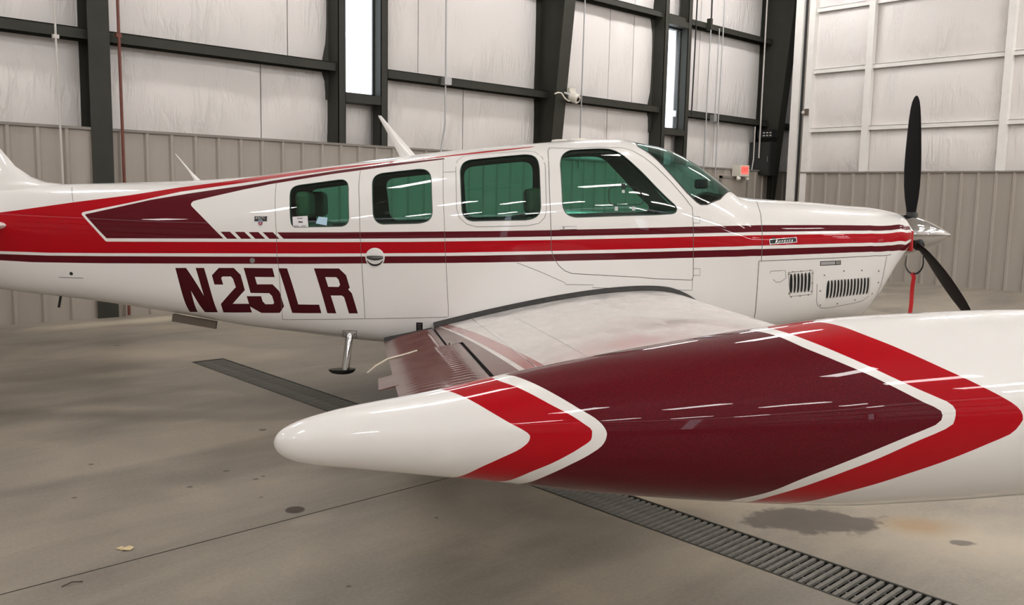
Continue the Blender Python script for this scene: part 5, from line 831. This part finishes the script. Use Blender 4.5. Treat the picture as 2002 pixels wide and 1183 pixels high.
    al = control('aileron', 2.63, 4.72, .808, .833, .071)
    m = MB(); pts = [WP(3.50, 1.0), WP(3.92, 1.0)]; a, c_ = [np.array(p) for p in pts]; bk = np.array([-.050, 0, -.012])
    m.hexa([Y(p) for p in (a+(.01, 0, -.003), c_+(.01, 0, -.003), c_+bk+(0, 0, -.002), a+bk+(0, 0, -.002), a+(.01, 0, .003), c_+(.01, 0, .003), c_+bk, a+bk)]); m.build('trim_tab', M_flap, al)
    m = MB().tube([Y(p) for p in ((-.50, 2.66, .835), (-.542, 2.66, .822), (-.633, 2.65, .797), (-.684, 2.65, .768), (-.722, 2.65, .738))], [.003, .004, .004, .004, .003], 8); m.build('static_wick', M_wick, al, smooth=True)
    m = MB().lathe([(0, .010), (.01, .009), (.013, .005)], Y(WP(2.625, .835, True, 0)), (0, 0, 1), 10); m.build('hinge_bolt', M_chrome, al, smooth=True)
    # rubber seal along the root
    for nm, c0, c1, hgt in (('root_seal', .004, .842, .034), ('root_seal', .85, .998, .022)):
        m = MB(); vs = []
        N_ = 50
        for i in range(N_):
            c = c0+(c1-c0)*(i/(N_-1))**(1.6 if c0 < .1 else 1); p = WP(.60, c, True, -.004); hh = hgt*min(1, .35+1.0*abs(c)/.16) if c0 < .1 else hgt
            pt = WP(.555, c, True, hh)
            if c0 > .1: p = WP(.54, c, True, .0); pt = WP(.47, c, True, hh)
            vs += [Y(p), Y(pt), Y((pt[0], pt[1]-.10, pt[2]+.004)), Y((p[0], p[1]-.10, p[2]-.02))]
        m.add(vs, [f_ for i in range(N_-1) for f_ in ((4*i, 4*i+1, 4*i+5, 4*i+4), (4*i+1, 4*i+2, 4*i+6, 4*i+5), (4*i+3, 4*i, 4*i+4, 4*i+7))]); m.build(nm, M_seal, w_, smooth='all', fix=False)
    # tip tank with its chevrons
    S_, zc_, hv_ = zip(*TK['T']); fzc, fhv = pchip(S_, zc_), pchip(S_, hv_)
    def edge(E, ph):
        E = sorted(E, key=lambda p: p[1]); p = [e[1] for e in E]; s_ = [e[0] for e in E]
        if ph > HP: ph = 2*HP-ph
        if ph < -HP: ph = -2*HP-ph
        if ph < p[0]: return s_[0]+(s_[1]-s_[0])/(p[1]-p[0])*max(ph-p[0], -.5)
        if ph > p[-1]: return s_[-1]+max(-.25, min(0, (s_[-1]-s_[-2])/(p[-1]-p[-2])))*(ph-p[-1])
        return float(pchip(p, s_)(ph))
    E_ = [sorted(e, key=lambda p: p[1]) for e in TK['E']]
    NPH = 144; cnt = [34, 6, 4, 18, 5, 8, 40]; rows = []; mis = []
    for i in range(NPH):
        ph = -math.pi+2*math.pi*i/NPH; cut = [S_[0]]+[edge(e, ph) for e in E_]+[S_[-1]]; ss = []
        for j in range(7):
            t = np.linspace(0, 1, cnt[j]+1)[:-1]
            if j == 0: t = t**2.2
            if j == 6: t = 1-(1-t)**1.8
            ss += list(cut[j]+(cut[j+1]-cut[j])*t)
        ss.append(cut[-1]); rows.append((ph, ss))
    mis = [m_ for j, m_ in enumerate((0, 1, 0, 2, 0, 1, 0)) for _ in range(cnt[j])]
    LT = 4.97
    def TP(s_, ph): h_ = fhv(s_); return np.stack([s_, LT+h_*1.05*np.cos(ph), fzc(s_)+h_*np.sin(ph)], -1)
    b = MB(); nrm_ = []; ns = len(rows[0][1])
    for ph, ss in rows:
        ss = np.array(ss); p = TP(ss, ph); e = 1e-4
        ta = TP(np.minimum(ss+e, S_[-1]), ph)-TP(np.maximum(ss-e, S_[0]), ph); tb = TP(ss, ph+e)-TP(ss, ph-e); nn_ = np.cross(ta, tb); nn_ /= np.maximum(np.linalg.norm(nn_, axis=-1, keepdims=True), 1e-12)
        ctr = np.stack([ss, np.full(ns, LT), fzc(ss)], -1); sg_ = np.sign(((p-ctr)*nn_).sum(-1)); nn_ *= np.where(sg_ == 0, 1, sg_)[:, None]
        nn_[0] = (-1, 0, 0); nn_[-1] = (1, 0, 0)
        b.v += [Y(q) for q in p]; nrm_ += [(q[0], sd*q[1], q[2]) for q in nn_]
    for i in range(NPH):
        i2 = (i+1) % NPH
        for j in range(ns-1):
            f_ = (i*ns+j, i2*ns+j, i2*ns+j+1, i*ns+j+1); b.f.append(f_ if sd > 0 else f_[::-1]); b.m.append(mis[j])
    me = b.mesh('tip_tank', [M_white, M_red, M_maroon], 'all', fix=True)
    me.normals_split_custom_set_from_vertices(nrm_); link('tip_tank', me, ac)
wing(-1); wing(1)
# --- spinner and propeller
HUB = Vector((2.965, 0, 1.170))
pr = [(0, .150), (.02, .153), (.06, .150), (.12, .138), (.19, .117), (.26, .089), (.33, .056), (.38, .030), (.405, .014), (.413, .003)]
sp = MB().lathe(pr, (2.855, 0, HUB.z), (1, 0, -.035), 48).build('spinner', M_chrome, ac, smooth='all')
MB().lathe([(-.03, .155), (-.002, .156), (0, .150)], (2.855, 0, HUB.z), (1, 0, -.035), 40).build('spinner_backplate', M_chrome, ac, smooth=True)
def blade(ang):
    rad = [.10, .15, .20, .27, .36, .48, .60, .72, .84, .92, .97, 1.0, 1.012]; chd = [.060, .068, .090, .122, .150, .166, .166, .154, .134, .112, .086, .050, .014]
    tw = [R(a) for a in (30, 29, 27, 25, 21, 18, 15, 13, 12, 11, 10, 10, 10)]; th = [.055, .05, .035, .026, .02, .016, .013, .011, .009, .007, .006, .005, .003]
    b = MB(); n = 16
    er = Vector((0, math.sin(ang), math.cos(ang))); et = Vector((0, math.cos(ang), -math.sin(ang))); ex_ = Vector((1, 0, 0))
    for r_, c, a, t in zip(rad, chd, tw, th):
        cd = et*math.cos(a)-ex_*math.sin(a); nd = ex_*math.cos(a)+et*math.sin(a); sh_ = .06*c
        for q in range(n):
            th_ = 2*math.pi*q/n; b.v.append(tuple(HUB+er*r_+cd*(c/2*math.cos(th_)+sh_)+nd*(t/2*math.sin(th_))))
    for i in range(len(rad)-1):
        for q in range(n): b.f.append((i*n+q, i*n+(q+1) % n, (i+1)*n+(q+1) % n, (i+1)*n+q)); b.m.append(0)
    b.f.append(tuple(range(n))); b.m.append(0); b.f.append(tuple((len(rad)-1)*n+q for q in range(n))); b.m.append(0)
    o = b.build('propeller_blade', M_blade, ac, smooth=True)
    MB().lathe([(.10, .044), (.150, .042), (.165, .034)], HUB, er, 20).build('blade_boot', M_rubber, o, smooth=True)
for a in (0, R(-120), R(120)): blade(a)
# --- aerials
def whip(name, base0, base1, tip, th0, m, n=10):
    b = MB(); c0 = (Vector(base0)+Vector(base1))/2; ch0 = (Vector(base1)-Vector(base0)).length; tp = Vector(tip)
    lev = [(0, 1.0), (.06, .78), (.2, .52), (.4, .42), (.7, .34), (.92, .26), (1, .12)]
    return b, c0, ch0, tp, lev
def blade_aerial(name, b0, b1, tip, chords, th, m):
    b = MB(); c0 = (Vector(b0)+Vector(b1))/2; tp = Vector(tip); n = 12; N_ = len(chords)
    for i, c in enumerate(chords):
        t = i/(N_-1); p = c0.lerp(tp, t)
        for q in range(n):
            a = 2*math.pi*q/n; b.v.append((p.x+c/2*math.cos(a), p.y+th*max(.25, 1-t*.7)*math.sin(a), p.z+.0))
    for i in range(N_-1):
        for q in range(n): b.f.append((i*n+q, i*n+(q+1) % n, (i+1)*n+(q+1) % n, (i+1)*n+q)); b.m.append(0)
    b.f.append(tuple(range(n))); b.m.append(0); b.f.append(tuple((N_-1)*n+q for q in range(n))); b.m.append(0)
    return b.build(name, m, ac, smooth=True)
blade_aerial('whip_antenna', (-2.30, 0, 1.625), (-2.225, 0, 1.625), (-2.421, 0, 1.833), [.080, .046, .034, .022, .018, .016, .014, .012, .010, .006], .010, M_white)
blade_aerial('blade_antenna', (-.80, 0, 1.765), (-.665, 0, 1.765), (-.949, 0, 2.086), [.150, .120, .108, .098, .088, .076, .064, .052, .042, .034, .022], .016, M_white)
for s in (.349, .484):
    zt_ = float(FS[0](s)); MB().lathe([(-.02, .060), (.006, .060), (.013, .052), (.016, .03)], (s, 0, zt_-.001), (-.03, 0, 1), 24, 0, 1.0).build('puck_antenna', M_cream, ac, smooth=True)
MB().tube([(-3.255, -.10, .90), (-3.263, -.10, .84), (-3.286, -.10, .747)], .009, 8).build('tie_down_rod', M_plate, ac, smooth=True)
zz = lambda s: float(FS[1](s))
MB().hexa([(-2.44, -.23, .648), (-2.135, -.23, .588), (-2.135, -.20, .588), (-2.44, -.20, .648), (-2.43, -.23, .70), (-2.125, -.23, .64), (-2.125, -.20, .64), (-2.43, -.20, .70)]).build('belly_strake', M_strake, ac)
# --- boarding step
MB().tube([(-1.150, -.40, .60), (-1.158, -.43, .53), (-1.185, -.47, .325)], .027, 16).build('step_strut', M_chrome, ac, smooth=True)
sb = MB(); n = 20
for (k_, z_) in ((1.0, .332), (1.0, .322), (.82, .306), (.5, .298), (.1, .296)):
    for q in range(n):
        a = 2*math.pi*q/n; sb.v.append((-1.195+.092*k_*math.cos(a)*(1.1 if math.cos(a) < 0 else .9), -.49+.05*k_*math.sin(a), z_))
for i in range(4):
    for q in range(n): sb.f.append((i*n+q, i*n+(q+1) % n, (i+1)*n+(q+1) % n, (i+1)*n+q)); sb.m.append(0)
sb.f.append(tuple(range(n))); sb.m.append(0); sb.f.append(tuple(4*n+q for q in range(n))); sb.m.append(0)
sb.build('step_pad', mat('dark_polished_pad', (.05, .05, .048), .25, .8), ac, smooth=True)
bk_ = D['brk']; m = MB()
pl = [(bk_[0][0], bk_[0][1]), (bk_[1][0], bk_[1][1]), (bk_[1][0]-.012, -.93), (bk_[0][0]-.014, -.93)]
flat_on('step_bracket', pl, M_white, .003); ribbon(m, pl+pl[:1], .004, .0034); m.build('bracket_edge', M_seam, ac, fix=False)
m = MB()
for a, c_ in ((.15, .2), (.85, .25), (.12, .75), (.85, .8)): disc(m, pl[0][0]+(pl[1][0]-pl[0][0])*a-.01*c_, pl[0][1]+(pl[3][1]-pl[0][1])*c_, .007, .003, .002, 10)
m.build('bracket_screws', M_screw, ac)
# --- landing gear
def gz(s): return 1.1-(1.1+math.sin(TILT)*s)/math.cos(TILT)
def gear(name, s, l, r_, wd, top_, tilt=0):
    g = empty(name, (0, 0, 0), ac); z0 = gz(s)+r_*.97
    pf = [(-wd/2, r_*.55), (-wd*.5, r_*.80), (-wd*.36, r_*.96), (-wd*.15, r_), (wd*.15, r_), (wd*.36, r_*.96), (wd*.5, r_*.80), (wd/2, r_*.55)]
    MB().lathe(pf, (s, l, z0), (0, 1, 0), 32).build('tyre', M_tyre, g, smooth=True)
    MB().lathe([(-wd*.45, r_*.3), (-wd*.4, r_*.54), (wd*.4, r_*.54), (wd*.45, r_*.3)], (s, l, z0), (0, 1, 0), 24).build('wheel_hub', M_screw, g, smooth=True)
    f = MB().tube([(s+.02, l, top_), (s+.01, l, z0+r_+.06)], [.035, .03], 12).tube([(s+.01, l, z0+r_+.08), (s+.01, l+wd*.75, z0+r_*.9), (s, l+wd*.75, z0)], .018, 8).tube([(s, l+wd*.8, z0), (s, l, z0)], .014, 8)
    f.build('gear_leg', M_white, g, smooth=True)
gear('main_gear', .35, -1.46, .215, .15, .72); gear('main_gear', .35, 1.46, .215, .15, .72); gear('nose_gear', 2.30, 0, .185, .13, .62)
# low cowl flap seen over the wing
MB().hexa([(1.72, -.40, .53), (1.95, -.38, .545), (1.95, -.30, .545), (1.72, -.30, .53), (1.72, -.40, .555), (1.95, -.38, .555), (1.95, -.30, .57), (1.72, -.30, .56)]).build('cowl_flap', M_white, cowl)
# ------------------------------------------------------------------ red plug with strap and ribbon (rests in the nose inlet)
A2W = lambda p: ACM @ Vector(p)
pgo = A2W((2.862, -.20, 1.12)); cpz = tag(empty('cowl_plug', pgo), 'red inlet plug in the nose with black strap loop and hanging red ribbon', 'plug')
rel = lambda p: A2W(p)-pgo
mq = MB(); 
def hx(c0, dx, dy, dz):
    return [rel((c0[0]+a*dx, c0[1]+b*dy, c0[2]+c*dz)) for c in (-1, 1) for a, b in ((-1, -1), (1, -1), (1, 1), (-1, 1))]
o = mq.hexa(hx((2.850, -.185, 1.135), .012, .075, .075)).build('plug_body', M_foam, cpz); bv = o.modifiers.new('b', 'BEVEL'); bv.width = .02; bv.segments = 3
strap = [(2.80, -.30, 1.035), (2.765, -.36, 1.02), (2.752, -.38, .975), (2.765, -.39, .935), (2.80, -.39, .912), (2.845, -.385, .922), (2.885, -.36, .965), (2.905, -.32, 1.03)]
def band(pts, wd, m, name):
    b = MB(); vs = []
    for i, p in enumerate(pts):
        t = (Vector(pts[min(i+1, len(pts)-1)])-Vector(pts[max(i-1, 0)])).normalized(); s_ = t.cross(Vector((.35, -1, 0))).normalized()*(wd/2); q = Vector(p)
        o_ = Vector((0, .003, 0)); vs += [rel(q-s_), rel(q+s_), rel(q+s_+o_), rel(q-s_+o_)]
    n_ = len(pts); b.add(vs, [(4*i+a, 4*i+(a+1) % 4, 4*i+4+(a+1) % 4, 4*i+4+a) for i in range(n_-1) for a in range(4)]+[(0, 1, 2, 3), (4*n_-4, 4*n_-3, 4*n_-2, 4*n_-1)])
    return b.build(name, m, cpz, smooth=True)
def curve(p, k=4):
    o = []; V = [Vector(q) for q in p]
    for i in range(len(V)-1):
        a, b, c_, d = V[max(i-1, 0)], V[i], V[i+1], V[min(i+2, len(V)-1)]
        for t in range(k): u_ = t/k; o.append(tuple(.5*(2*b+(c_-a)*u_+(2*a-5*b+4*c_-d)*u_*u_+(3*b-a-3*c_+d)*u_**3)))
    return o+[tuple(V[-1])]
band(curve(strap), .013, M_rubber, 'strap_loop')
band(curve([(2.795, -.39, .918), (2.807, -.392, .890), (2.806, -.385, .84), (2.800, -.39, .78), (2.796, -.395, .70), (2.790, -.39, .60), (2.782, -.395, .50), (2.779, -.40, .38)]), .036, M_redcloth, 'ribbon')
